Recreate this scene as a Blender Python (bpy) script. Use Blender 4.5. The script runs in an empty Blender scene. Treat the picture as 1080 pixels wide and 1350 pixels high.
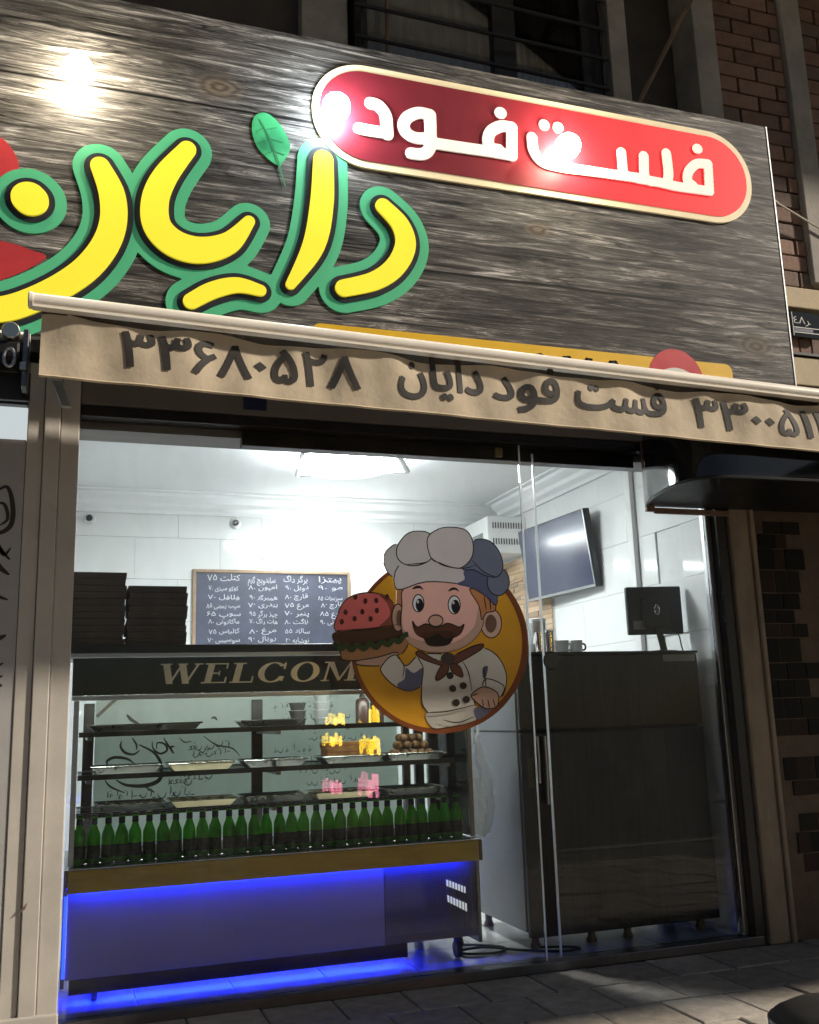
import bpy, bmesh, math, random
import numpy as np
from mathutils import Vector, Matrix
from mathutils.geometry import tessellate_polygon, delaunay_2d_cdt
random.seed(7)
SC = bpy.context.scene
COL = SC.collection
# ------------------------------------------------------------------ camera
cam_d = bpy.data.cameras.new('camera'); cam = bpy.data.objects.new('camera', cam_d); COL.objects.link(cam)
yaw, pitch, roll = math.radians(19.168), math.radians(11.711), math.radians(-1.822)
fw = Vector((math.sin(yaw)*math.cos(pitch), math.cos(yaw)*math.cos(pitch), math.sin(pitch)))
r0 = Vector((math.cos(yaw), -math.sin(yaw), 0)); u0 = r0.cross(fw)
rr = r0*math.cos(roll) + u0*math.sin(roll); uu = -r0*math.sin(roll) + u0*math.cos(roll)
cam.matrix_world = Matrix(((rr.x, uu.x, -fw.x, 0), (rr.y, uu.y, -fw.y, -4.24), (rr.z, uu.z, -fw.z, 1.1), (0, 0, 0, 1)))
cam_d.sensor_fit = 'VERTICAL'; cam_d.sensor_height = 24.0; cam_d.lens = 1292.44/1350*24.0
cam_d.clip_start = 0.05; cam_d.clip_end = 400
SC.camera = cam
# ------------------------------------------------------------------ night sky and the street light
SUND = Vector((-2.2, 1.0, -1.4)).normalized()          # the way the light travels: from the right, over the street
w = bpy.data.worlds.new('World'); SC.world = w; w.use_nodes = True
nt = w.node_tree; nt.nodes.clear()
sky = nt.nodes.new('ShaderNodeTexSky'); sky.sky_type = 'NISHITA'; sky.sun_disc = False
sky.sun_elevation = math.asin(-SUND.z); sky.sun_rotation = math.atan2(-SUND.x, -SUND.y)
bgn = nt.nodes.new('ShaderNodeBackground'); bgn.inputs[1].default_value = 0.03
won = nt.nodes.new('ShaderNodeOutputWorld')
nt.links.new(sky.outputs[0], bgn.inputs[0]); nt.links.new(bgn.outputs[0], won.inputs[0])
sun_d = bpy.data.lights.new('sun', 'SUN'); sun_d.energy = 5.0; sun_d.angle = math.radians(3.0); sun_d.color = (1.0, 0.90, 0.77)
sun = bpy.data.objects.new('sun', sun_d); COL.objects.link(sun)
sun.rotation_euler = SUND.to_track_quat('-Z', 'Y').to_euler(); sun.location = (8, -6, 7)
vs = SC.view_settings
vs.view_transform = 'Standard'; vs.look = 'None'; vs.exposure = 0.0; vs.gamma = 1.0; vs.use_curve_mapping = False
SC.cycles.use_denoising = True; SC.cycles.use_adaptive_sampling = True; SC.cycles.adaptive_threshold = .03; SC.cycles.adaptive_min_samples = 16
SC.cycles.max_bounces = 7; SC.cycles.diffuse_bounces = 4; SC.cycles.glossy_bounces = 3
SC.cycles.transparent_max_bounces = 14; SC.cycles.transmission_bounces = 4
SC.cycles.sample_clamp_indirect = 6.0

# ------------------------------------------------------------------ materials
def s2l(c):
    return tuple(((v/255)/12.92 if v/255 <= .04045 else (((v/255)+.055)/1.055)**2.4) for v in c)
def mat(name, col, rough=.5, metal=0.0, var=.12, scale=8.0, bump=0.0, bscale=60.0, spec=.5, emit=None, es=0.0, stretch=None, coat=0.0):
    m = bpy.data.materials.new(name); m.use_nodes = True
    n = m.node_tree.nodes; l = m.node_tree.links; b = n['Principled BSDF']
    b.inputs['Roughness'].default_value = rough; b.inputs['Metallic'].default_value = metal
    b.inputs['Specular IOR Level'].default_value = spec; b.inputs['Coat Weight'].default_value = coat
    tc = n.new('ShaderNodeTexCoord'); mp = n.new('ShaderNodeMapping'); l.new(tc.outputs['Object'], mp.inputs[0])
    if stretch: mp.inputs['Scale'].default_value = stretch
    nz = n.new('ShaderNodeTexNoise'); nz.inputs['Scale'].default_value = scale; nz.inputs['Detail'].default_value = 6; nz.inputs['Roughness'].default_value = .62
    l.new(mp.outputs[0], nz.inputs['Vector'])
    mx = n.new('ShaderNodeMix'); mx.data_type = 'RGBA'
    lo = tuple(max(0, c*(1-var)) for c in col); hi = tuple(min(1, c*(1+var)) for c in col)
    mx.inputs[6].default_value = (*lo, 1); mx.inputs[7].default_value = (*hi, 1)
    rmp = n.new('ShaderNodeMapRange'); rmp.inputs[1].default_value = .3; rmp.inputs[2].default_value = .7
    l.new(nz.outputs[0], rmp.inputs[0]); l.new(rmp.outputs[0], mx.inputs[0]); l.new(mx.outputs[2], b.inputs['Base Color'])
    mr = n.new('ShaderNodeMapRange'); mr.inputs[3].default_value = max(0.02, rough*.8); mr.inputs[4].default_value = min(1, rough*1.2)
    l.new(nz.outputs[0], mr.inputs[0]); l.new(mr.outputs[0], b.inputs['Roughness'])
    if bump:
        nb = n.new('ShaderNodeTexNoise'); nb.inputs['Scale'].default_value = bscale; nb.inputs['Detail'].default_value = 5
        l.new(mp.outputs[0], nb.inputs['Vector'])
        bp = n.new('ShaderNodeBump'); bp.inputs['Strength'].default_value = bump; bp.inputs['Distance'].default_value = .01
        l.new(nb.outputs[0], bp.inputs['Height']); l.new(bp.outputs[0], b.inputs['Normal'])
    if emit is not None:
        b.inputs['Emission Color'].default_value = (*emit, 1); b.inputs['Emission Strength'].default_value = es
        if es < 2: m.cycles.emission_sampling = 'NONE'
    return m
def emat(name, col, s):
    m = bpy.data.materials.new(name); m.use_nodes = True; n = m.node_tree.nodes; n.clear()
    e = n.new('ShaderNodeEmission'); e.inputs[0].default_value = (*col, 1); e.inputs[1].default_value = s
    o = n.new('ShaderNodeOutputMaterial'); m.node_tree.links.new(e.outputs[0], o.inputs[0]); return m
def glassmat(name, tint=(.97, .985, .98), ior=1.42, gain=.42, rough=0.0, dust=.035):
    m = bpy.data.materials.new(name); m.use_nodes = True; n = m.node_tree.nodes; l = m.node_tree.links; n.clear()
    t = n.new('ShaderNodeBsdfTransparent'); t.inputs[0].default_value = (*tint, 1)
    g = n.new('ShaderNodeBsdfGlossy'); g.inputs['Roughness'].default_value = rough; g.inputs[0].default_value = (gain, gain, gain, 1)
    f = n.new('ShaderNodeFresnel'); f.inputs[0].default_value = ior
    mx = n.new('ShaderNodeMixShader'); o = n.new('ShaderNodeOutputMaterial')
    l.new(f.outputs[0], mx.inputs[0]); l.new(t.outputs[0], mx.inputs[1]); l.new(g.outputs[0], mx.inputs[2])
    # dust and wiped smears
    tc = n.new('ShaderNodeTexCoord'); mp = n.new('ShaderNodeMapping'); mp.inputs['Scale'].default_value = (1.0, 1, .45); mp.inputs['Rotation'].default_value = (0, .5, 0)
    nz = n.new('ShaderNodeTexNoise'); nz.inputs['Scale'].default_value = 5; nz.inputs['Detail'].default_value = 8; nz.inputs['Roughness'].default_value = .7; nz.inputs['Distortion'].default_value = 1.0
    l.new(tc.outputs['Object'], mp.inputs[0]); l.new(mp.outputs[0], nz.inputs['Vector'])
    mr = n.new('ShaderNodeMapRange'); mr.inputs[1].default_value = .42; mr.inputs[2].default_value = .8; mr.inputs[4].default_value = dust; l.new(nz.outputs[0], mr.inputs[0])
    d = n.new('ShaderNodeBsdfDiffuse'); d.inputs[0].default_value = (.6, .6, .58, 1)
    m2 = n.new('ShaderNodeMixShader'); l.new(mr.outputs[0], m2.inputs[0]); l.new(mx.outputs[0], m2.inputs[1]); l.new(d.outputs[0], m2.inputs[2]); l.new(m2.outputs[0], o.inputs[0]); return m
def transl(name, col, tr=.5, rough=.4, spec=.04, tcol=None):
    m = bpy.data.materials.new(name); m.use_nodes = True; n = m.node_tree.nodes; l = m.node_tree.links; n.clear()
    tc = n.new('ShaderNodeTexCoord'); nz = n.new('ShaderNodeTexNoise'); nz.inputs['Scale'].default_value = 9; nz.inputs['Detail'].default_value = 5
    l.new(tc.outputs['Object'], nz.inputs['Vector'])
    mx0 = n.new('ShaderNodeMix'); mx0.data_type = 'RGBA'
    mx0.inputs[6].default_value = (*[c*.9 for c in col], 1); mx0.inputs[7].default_value = (*[min(1, c*1.08) for c in col], 1); l.new(nz.outputs[0], mx0.inputs[0])
    d = n.new('ShaderNodeBsdfDiffuse'); t = n.new('ShaderNodeBsdfTranslucent'); l.new(mx0.outputs[2], d.inputs[0])
    if tcol: t.inputs[0].default_value = (*tcol, 1)
    else: l.new(mx0.outputs[2], t.inputs[0])
    a = n.new('ShaderNodeMixShader'); a.inputs[0].default_value = tr; l.new(d.outputs[0], a.inputs[1]); l.new(t.outputs[0], a.inputs[2])
    g = n.new('ShaderNodeBsdfGlossy'); g.inputs['Roughness'].default_value = rough
    b = n.new('ShaderNodeMixShader'); b.inputs[0].default_value = spec; l.new(a.outputs[0], b.inputs[1]); l.new(g.outputs[0], b.inputs[2])
    o = n.new('ShaderNodeOutputMaterial'); l.new(b.outputs[0], o.inputs[0]); return m
def woodprint(name):
    # the printed photograph of weathered planks on the vinyl sign: grain, knots and board seams
    m = bpy.data.materials.new(name); m.use_nodes = True; n = m.node_tree.nodes; l = m.node_tree.links; b = n['Principled BSDF']
    tc = n.new('ShaderNodeNewGeometry'); sx = n.new('ShaderNodeSeparateXYZ'); l.new(tc.outputs['Position'], sx.inputs[0])
    def math_(op, a, b_=None, c=None):
        q = n.new('ShaderNodeMath'); q.operation = op
        for i, v in enumerate((a, b_, c)):
            if v is None: continue
            if isinstance(v, (int, float)): q.inputs[i].default_value = v
            else: l.new(v, q.inputs[i])
        return q.outputs[0]
    zc = math_('MULTIPLY', math_('SUBTRACT', sx.outputs[2], 3.13), 1/.67)
    plank = math_('FLOOR', zc); fr = math_('FRACT', zc)
    def noise(scale, sxx, szz, detail=8, rough=.65, off=0.0, dist=0.0):
        cb = n.new('ShaderNodeCombineXYZ')
        l.new(math_('MULTIPLY', sx.outputs[0], sxx), cb.inputs[0])
        l.new(math_('ADD', math_('MULTIPLY', sx.outputs[2], szz), math_('MULTIPLY', plank, 3.7)), cb.inputs[2])
        l.new(math_('MULTIPLY_ADD', plank, 1.9, off), cb.inputs[1])
        q = n.new('ShaderNodeTexNoise'); q.inputs['Scale'].default_value = scale; q.inputs['Detail'].default_value = detail; q.inputs['Roughness'].default_value = rough; q.inputs['Distortion'].default_value = dist
        l.new(cb.outputs[0], q.inputs['Vector']); return q.outputs[0]
    g1 = noise(2.6, .75, 11, 12, .74, 0, 1.1); g2 = noise(8, .55, 13, 8, .75, 5.0, .8); tone = noise(.9, 1.0, 2.2, 4, .6, 9.0); crk = noise(2.6, .22, 7, 4, .5, 3.0, .5)
    gg = math_('ADD', math_('MULTIPLY', g1, .66), math_('MULTIPLY', g2, .34))
    cr = n.new('ShaderNodeValToRGB'); e = cr.color_ramp.elements
    e[0].position = .38; e[0].color = (.009, .009, .009, 1); e[1].position = .63; e[1].color = (.60, .57, .53, 1)
    k = e.new(.45); k.color = (.052, .049, .046, 1); k = e.new(.53); k.color = (.135, .126, .117, 1)
    l.new(gg, cr.inputs[0])
    tn = math_('MULTIPLY_ADD', tone, 2.6, -.42)
    tn = math_('MAXIMUM', tn, .28)
    ck = n.new('ShaderNodeMapRange'); ck.inputs[1].default_value = .0; ck.inputs[2].default_value = .014; ck.inputs[3].default_value = .12; ck.inputs[4].default_value = 1.0
    l.new(math_('ABSOLUTE', math_('SUBTRACT', crk, .47)), ck.inputs[0])
    seam = math_('MINIMUM', fr, math_('SUBTRACT', 1.0, fr))
    sw = math_('MULTIPLY_ADD', noise(3, 1.2, .3, 3, .5, 2.0), .030, .002)
    sm = n.new('ShaderNodeMapRange'); sm.inputs[1].default_value = .0035; sm.inputs[3].default_value = .05; sm.inputs[4].default_value = 1.0
    l.new(seam, sm.inputs[0]); l.new(sw, sm.inputs[2])
    tt = math_('MULTIPLY', math_('MULTIPLY', tn, sm.outputs[0]), ck.outputs[0])
    mu = n.new('ShaderNodeMix'); mu.data_type = 'RGBA'; mu.blend_type = 'MULTIPLY'; mu.inputs[0].default_value = 1.0
    cb2 = n.new('ShaderNodeCombineXYZ'); [l.new(tt, cb2.inputs[i]) for i in range(3)]
    l.new(cr.outputs[0], mu.inputs[6]); l.new(cb2.outputs[0], mu.inputs[7])
    # knots
    prev = mu.outputs[2]
    for kx, kz, kr in ((.54, 3.90, .075), (3.33, 2.93, .085), (2.1, 3.42, .05)):
        dx = math_('MULTIPLY', math_('SUBTRACT', sx.outputs[0], kx), .55); dz = math_('SUBTRACT', sx.outputs[2], kz)
        dd = math_('SQRT', math_('ADD', math_('MULTIPLY', dx, dx), math_('MULTIPLY', dz, dz)))
        ring = math_('MULTIPLY_ADD', math_('SINE', math_('ADD', math_('MULTIPLY', dd, 230.0), math_('MULTIPLY', g1, 14.0))), .35, .65)
        fo = n.new('ShaderNodeMapRange'); fo.inputs[1].default_value = kr; fo.inputs[2].default_value = kr*.3; l.new(dd, fo.inputs[0])
        kc = n.new('ShaderNodeMix'); kc.data_type = 'RGBA'; kc.inputs[6].default_value = (.02, .016, .013, 1); kc.inputs[7].default_value = (.17, .135, .1, 1); l.new(ring, kc.inputs[0])
        kk = n.new('ShaderNodeMix'); kk.data_type = 'RGBA'; l.new(fo.outputs[0], kk.inputs[0]); l.new(prev, kk.inputs[6]); l.new(kc.outputs[2], kk.inputs[7]); prev = kk.outputs[2]
    l.new(prev, b.inputs['Base Color']); b.inputs['Roughness'].default_value = .55; b.inputs['Specular IOR Level'].default_value = .14
    return m

M = {}
M['post'] = mat('post_paint', (.52, .485, .43), .45, var=.1, scale=5, bump=.05)
M['lintel'] = mat('lintel_paint', (.20, .17, .145), .5, var=.15, scale=4)
M['black_metal'] = mat('black_aluminium', (.018, .016, .015), .35, var=.3)
M['steel'] = mat('brushed_steel', (.5, .51, .52), .32, 1.0, var=.1, scale=6, stretch=(1, 1, 40))
M['dark_steel'] = mat('dark_steel', (.19, .19, .2), .30, 1.0, var=.2, scale=3, bump=.03, bscale=12)
M['fridge_steel'] = mat('fridge_steel', (.046, .046, .046), .5, .6, var=.22, scale=3, bump=.05, bscale=30, stretch=(30, 30, 1))
M['fridge_side'] = mat('fridge_side_steel', (.20, .21, .225), .42, .7, var=.12, scale=3)
M['chrome'] = mat('chrome', (.75, .75, .75), .12, 1.0, var=.05)
M['glass'] = glassmat('shop_glass')
M['case_glass'] = glassmat('case_glass', (.95, .975, .96), 1.38)
M['glass_edge'] = transl('glass_edge', (.90, .95, .94), .8, .2, .1)
M['tile_wall'] = mat('wall_tile', (.80, .82, .81), .07, var=.015, scale=2, spec=.55)
M['grout'] = mat('grout', (.76, .78, .77), .8, var=.05)
M['ceiling'] = mat('ceiling_paint', (.82, .84, .84), .7, var=.02)
M['floor_tile'] = mat('floor_tile', (.46, .46, .44), .16, var=.12, scale=4)
M['paver'] = [mat('paver_%d' % i, c, .78, var=.28, scale=14, bump=.25, bscale=70) for i, c in enumerate(((.42, .375, .32), (.37, .33, .28), (.46, .41, .345)))]
M['paving_bed'] = mat('paving_bed', (.15, .135, .115), .9, var=.3, scale=20, bump=.3)
M['asphalt'] = mat('asphalt', (.05, .05, .05), .85, var=.3, scale=30, bump=.3)
M['wood_print'] = woodprint('wood_print_vinyl')
M['white_plastic'] = mat('white_plastic', (.78, .79, .78), .35, var=.04)
M['cream_alu'] = mat('cream_aluminium', (.86, .80, .70), .3, var=.06)
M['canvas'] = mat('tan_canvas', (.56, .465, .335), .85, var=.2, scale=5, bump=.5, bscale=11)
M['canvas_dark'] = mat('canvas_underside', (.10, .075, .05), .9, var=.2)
M['ink'] = mat('black_ink', (.032, .027, .022), .7, var=.2)
M['black_gloss'] = mat('black_gloss', (.012, .012, .013), .09, var=.2, coat=.6)
M['black_plastic'] = mat('black_plastic', (.02, .02, .021), .42, var=.25)
M['black_matte'] = mat('black_matte', (.02, .018, .017), .7, var=.3)
M['gold'] = mat('gold_sheet', (.44, .32, .06), .4, .25, var=.22, scale=3, stretch=(1, 1, 6))
M['brown_frame'] = mat('brown_frame', (.16, .10, .07), .45, var=.25)
M['brick_dark'] = [mat('brick_%d' % i, c, .85, var=.22, scale=18, bump=.3, bscale=60) for i, c in enumerate(((.24, .14, .10), (.20, .12, .088), (.27, .165, .12), (.17, .115, .09)))]
M['mortar'] = mat('mortar', (.10, .088, .075), .95, var=.2)
M['stone_band'] = mat('stone_band', (.50, .40, .25), .75, var=.14, scale=10, bump=.12)
M['concrete'] = mat('concrete_trim', (.36, .33, .29), .85, var=.2, scale=6, bump=.2)
M['dark_wall'] = mat('dark_upper_wall', (.075, .066, .058), .9, var=.25, scale=4)
M['travertine'] = mat('travertine', (.23, .18, .13), .55, var=.3, scale=7, bump=.1, stretch=(1, 1, .4))
M['brown_wall'] = mat('brown_stone_wall', (.085, .056, .036), .6, var=.35, scale=10, bump=.2)
M['granite'] = [mat('granite_%d' % i, c, .5, var=.6, scale=26, bump=.15, spec=.15) for i, c in enumerate(((.008, .008, .0075), (.014, .012, .008), (.03, .019, .014)))]
M['curtain'] = transl('curtain_fabric', (.62, .58, .53), .3)
M['rust'] = mat('rusty_pole', (.16, .11, .07), .7, var=.3)
M['ledger'] = [mat('ledger_stone_%d' % i, c, .8, var=.2, scale=14, bump=.4) for i, c in enumerate(((.56, .40, .25), (.46, .33, .22), (.62, .47, .32), (.36, .27, .19)))]
M['chalkboard'] = mat('chalkboard', (.055, .062, .098), .5, var=.35, scale=5)
M['oak'] = mat('board_frame_wood', (.32, .22, .14), .55, var=.25, scale=10, stretch=(1, 1, 1))
M['chalk'] = mat('chalk', (.58, .60, .64), .9, var=.1)
M['kraft'] = mat('brown_carton', (.085, .058, .04), .75, var=.25, scale=6)
M['paper'] = mat('paper', (.75, .74, .70), .8, var=.05)
M['bottle'] = transl('green_glass', (.085, .42, .02), .45, .06, .05, (.20, .72, .04))
M['bottle_label'] = mat('bottle_label', (.05, .055, .04), .55, var=.8, scale=55)
M['foil'] = mat('neck_foil', (.030, .042, .028), .4, .3, var=.3)
M['cap'] = mat('crown_cap', (.05, .075, .05), .35, .6, var=.2)
M['back_panel'] = transl('case_back_panel', (.60, .66, .62), .62, .3, .03)
M['panel_ink'] = mat('panel_ink', (.075, .085, .09), .7, var=.3)
M['panel_ink2'] = mat('panel_ink_pale', (.24, .21, .17), .7, var=.3)
M['bread'] = mat('bread_crust', (.45, .22, .075), .6, var=.35, scale=25, bump=.2)
M['sausage'] = mat('filling', (.38, .10, .06), .5, var=.3, scale=20)
M['ball'] = mat('fried_ball', (.21, .105, .042), .45, var=.45, scale=30, bump=.4)
M['food'] = mat('tray_food', (.19, .15, .06), .7, var=.6, scale=30, bump=.6, bscale=80)
M['bag'] = transl('plastic_bag', (.88, .90, .91), .5, .25, .12)
M['screen'] = mat('tv_screen', (.035, .045, .085), .16, var=.02, spec=.8)
M['sauce'] = mat('sauce_bottle', (.045, .022, .016), .3, var=.2)
M['grey_cup'] = mat('grey_cup', (.20, .22, .22), .4, var=.1)
M['blue_led'] = emat('blue_led', (.004, .016, 1.0), 95.0)
M['lamp'] = emat('ceiling_lamp_glow', (.95, .985, 1.0), 74.0)
M['tube'] = emat('tube_glow', (.95, .985, 1.0), 30.0)
M['bulb_warm'] = emat('bulb_warm', (1.0, .88, .66), 150.0)
M['bulb_cool'] = emat('bulb_cool', (.80, .92, 1.0), 150.0)
M['transom'] = emat('lit_transom', (.80, .88, .90), .72)
M['neon_yellow'] = emat('neon_yellow', (1.0, .62, .02), 44.0)
M['neon_pink'] = emat('neon_pink', (1.0, .22, .38), 26.0)
M['mural_wall'] = mat('mural_wall', (.40, .39, .38), .7, var=.06)
M['enamel_blue'] = mat('blue_enamel', (.018, .02, .06), .35, var=.2)
M['brass'] = mat('brass', (.42, .30, .13), .4, .5, var=.1)
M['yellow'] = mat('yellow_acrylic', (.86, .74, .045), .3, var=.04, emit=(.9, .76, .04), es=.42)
M['edge_black'] = mat('outline_black', (.022, .024, .032), .35, var=.2)
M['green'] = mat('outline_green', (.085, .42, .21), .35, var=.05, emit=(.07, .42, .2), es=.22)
M['leaf'] = mat('leaf_green', (.05, .36, .14), .35, var=.25, scale=14)
M['vein'] = mat('leaf_vein', (.03, .20, .08), .4)
M['red_print'] = mat('red_print', (.52, .045, .05), .35, var=.15)
M['pill_red'] = None
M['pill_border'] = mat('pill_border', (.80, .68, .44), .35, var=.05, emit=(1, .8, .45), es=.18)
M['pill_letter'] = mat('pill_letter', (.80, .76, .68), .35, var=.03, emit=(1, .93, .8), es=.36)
M['strip_yellow'] = mat('strip_yellow', (.80, .48, .02), .35, var=.05)
M['helmet'] = mat('helmet_red', (.55, .04, .05), .35, var=.08)
M['cable'] = mat('black_cable', (.015, .015, .015), .5)
M['white_cable'] = mat('pale_cable', (.62, .55, .44), .5)
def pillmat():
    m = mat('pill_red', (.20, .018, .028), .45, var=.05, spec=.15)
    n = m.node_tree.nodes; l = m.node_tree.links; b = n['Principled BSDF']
    # lightbox: its uneven backlight is painted as emission rising toward the right-hand end
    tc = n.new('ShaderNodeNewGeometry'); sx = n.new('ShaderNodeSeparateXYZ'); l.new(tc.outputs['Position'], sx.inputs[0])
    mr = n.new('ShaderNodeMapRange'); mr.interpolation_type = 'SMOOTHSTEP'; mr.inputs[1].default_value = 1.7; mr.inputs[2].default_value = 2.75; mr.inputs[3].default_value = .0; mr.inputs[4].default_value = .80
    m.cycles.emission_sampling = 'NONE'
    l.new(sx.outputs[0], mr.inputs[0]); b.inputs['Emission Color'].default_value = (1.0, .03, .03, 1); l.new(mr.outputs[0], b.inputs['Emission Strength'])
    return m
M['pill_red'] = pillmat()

# ------------------------------------------------------------------ mesh helpers
def bx(bm, x0, x1, y0, y1, z0, z1, bev=0.0):
    vs_ = [bm.verts.new(p) for p in ((x0,y0,z0),(x1,y0,z0),(x1,y1,z0),(x0,y1,z0),(x0,y0,z1),(x1,y0,z1),(x1,y1,z1),(x0,y1,z1))]
    fs = [bm.faces.new([vs_[i] for i in f]) for f in ((0,3,2,1),(4,5,6,7),(0,1,5,4),(1,2,6,5),(2,3,7,6),(3,0,4,7))]
    if bev:
        es = list({e for f in fs for e in f.edges})
        bmesh.ops.bevel(bm, geom=es, offset=bev, segments=2, affect='EDGES', profile=.5)
    return bm
def box(x0, x1, y0, y1, z0, z1, bev=0.0): return bx(bmesh.new(), x0, x1, y0, y1, z0, z1, bev)
def prism(bm, pts, axis, a, b):
    """closed outline pts (u,v) run along axis from a to b; axis 'x': (u,v)=(y,z), 'y': (x,z), 'z': (x,y)"""
    P = {'x': lambda u, v, t: (t, u, v), 'y': lambda u, v, t: (u, t, v), 'z': lambda u, v, t: (u, v, t)}[axis]
    A = [bm.verts.new(P(u, v, a)) for u, v in pts]; B = [bm.verts.new(P(u, v, b)) for u, v in pts]
    n = len(pts)
    for t in tessellate_polygon([[Vector((u, v, 0)) for u, v in pts]]):
        bm.faces.new([A[i] for i in t]); bm.faces.new([B[i] for i in reversed(t)])
    for i in range(n): bm.faces.new((A[i], A[(i+1) % n], B[(i+1) % n], B[i]))
    bmesh.ops.recalc_face_normals(bm, faces=bm.faces[:])
    return bm
def lathe(bm, prof, cx=0, cy=0, cz=0, n=16, axis='z'):
    rings = []
    for r, h in prof:
        ring = []
        for i in range(n):
            a = 2*math.pi*i/n; c, s = r*math.cos(a), r*math.sin(a)
            p = {'z': (c, s, h), 'y': (c, h, s), 'x': (h, c, s)}[axis]
            ring.append(bm.verts.new((p[0]+cx, p[1]+cy, p[2]+cz)))
        rings.append(ring)
    for a, b in zip(rings, rings[1:]):
        for i in range(n): bm.faces.new((a[i], a[(i+1) % n], b[(i+1) % n], b[i]))
    bm.faces.new(rings[0][::-1]); bm.faces.new(rings[-1])
    bmesh.ops.recalc_face_normals(bm, faces=bm.faces[:])
    return bm
def catmull(pts, k=6, closed=False):
    out = []; n = len(pts)
    rng = range(n) if closed else range(n-1)
    g = (lambda i: pts[i % n]) if closed else (lambda i: pts[min(max(i, 0), n-1)])
    for i in rng:
        p0, p1, p2, p3 = (np.array(g(i+d), float) for d in (-1, 0, 1, 2))
        for j in range(k):
            t = j/k
            out.append(tuple(.5*((2*p1)+(-p0+p2)*t+(2*p0-5*p1+4*p2-p3)*t*t+(-p0+3*p1-3*p2+p3)*t**3)))
    if not closed: out.append(tuple(float(v) for v in pts[-1]))
    return out
def tube(bm, pts, r, n=8, smooth=0):
    P = [Vector(p) for p in (catmull(pts, smooth) if smooth else pts)]
    rings = []; up = Vector((0.13, .31, .94))
    for i, p in enumerate(P):
        d = (P[min(i+1, len(P)-1)]-P[max(i-1, 0)]).normalized()
        a = d.cross(up)
        if a.length < 1e-4: a = d.cross(Vector((1, 0, 0)))
        a.normalize(); b = d.cross(a)
        ra = r[i] if isinstance(r, (list, tuple)) else r
        rings.append([bm.verts.new(p + a*ra*math.cos(2*math.pi*j/n) + b*ra*math.sin(2*math.pi*j/n)) for j in range(n)])
    for A, B in zip(rings, rings[1:]):
        for j in range(n): bm.faces.new((A[j], A[(j+1) % n], B[(j+1) % n], B[j]))
    bm.faces.new(rings[0][::-1]); bm.faces.new(rings[-1])
    bmesh.ops.recalc_face_normals(bm, faces=bm.faces[:])
    return bm
def ribbon(bm, pts, wd, y, smooth=5, taper=True):
    """flat inked stroke in the x-z plane at depth y; width tapers to both ends"""
    P = catmull(pts, smooth) if smooth else pts
    n = len(P); prev = None
    for i, p in enumerate(P):
        a = P[max(i-1, 0)]; b = P[min(i+1, n-1)]
        dx, dz = b[0]-a[0], b[1]-a[1]; L = math.hypot(dx, dz) or 1
        k = (.25+.75*math.sin(math.pi*(i+.5)/n)) if taper else 1
        ox, oz = -dz/L*wd*.5*k, dx/L*wd*.5*k
        q = (bm.verts.new((p[0]-ox, y, p[1]-oz)), bm.verts.new((p[0]+ox, y, p[1]+oz)))
        if prev: bm.faces.new((prev[0], q[0], q[1], prev[1]))
        prev = q
    return bm
def poly(bm, pts, y, th=0.0):
    V = [bm.verts.new((p[0], y, p[1])) for p in pts]
    for t in tessellate_polygon([[Vector((p[0], p[1], 0)) for p in pts]]): bm.faces.new([V[i] for i in t])
    if th:
        W = [bm.verts.new((p[0], y+th, p[1])) for p in pts]
        for i in range(len(pts)): bm.faces.new((V[i], V[(i+1) % len(pts)], W[(i+1) % len(pts)], W[i]))
    bmesh.ops.recalc_face_normals(bm, faces=bm.faces[:])
    return bm
def link(name, me, m, parent=None, loc=None):
    o = bpy.data.objects.new(name, me); COL.objects.link(o)
    if m is not None and not me.materials: me.materials.append(m)
    if parent is not None: o.parent = parent
    if loc is not None: o.location = loc
    return o
LOCS = {}
def worldloc(o):
    v = Vector((0, 0, 0))
    while o is not None: v += o.location; o = o.parent
    return v
def obj(name, bm, m, parent=None, smooth=False, local=False, base=None):
    """world-space bmesh -> one mesh object; under a parent it is shifted into the parent's space"""
    me = bpy.data.meshes.new(name)
    if parent is not None and not local:
        off = worldloc(parent); bmesh.ops.translate(bm, verts=bm.verts[:], vec=-off)
    bm.to_mesh(me); bm.free()
    if smooth:
        for p in me.polygons: p.use_smooth = True
        try: me.set_sharp_from_angle(angle=math.radians(38))
        except Exception: pass
    return link(name, me, m, parent)
def thing(name, label, cat, loc=(0, 0, 0), group=None):
    o = bpy.data.objects.new(name, None); COL.objects.link(o); o.location = loc; o.empty_display_size = .05
    return tag(o, label, cat, group)
def tag(o, label, cat, group=None):
    o['label'] = label; o['category'] = cat
    if group: o['group'] = group
    return o
def struct(name, bm, m):
    o = obj(name, bm, m); o['kind'] = 'structure'; return o
def dup(root, loc, label, group=None, rz=0.0):
    r = root.copy(); COL.objects.link(r); r.location = loc; r.rotation_euler = (0, 0, rz); r['label'] = label
    if group: r['group'] = group
    for ch in list(root.children):
        c = ch.copy(); COL.objects.link(c); c.parent = r
        for g in list(ch.children):
            d = g.copy(); COL.objects.link(d); d.parent = c
    return r
ORD = 'first second third fourth fifth sixth seventh eighth ninth tenth eleventh twelfth thirteenth fourteenth fifteenth sixteenth seventeenth eighteenth nineteenth twentieth'.split()
def ordn(i):
    if i < 20: return ORD[i]
    return ('thirtieth' if i == 29 else ('twenty-' if i < 29 else 'thirty-') + ORD[(i-20) % 10])
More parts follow.
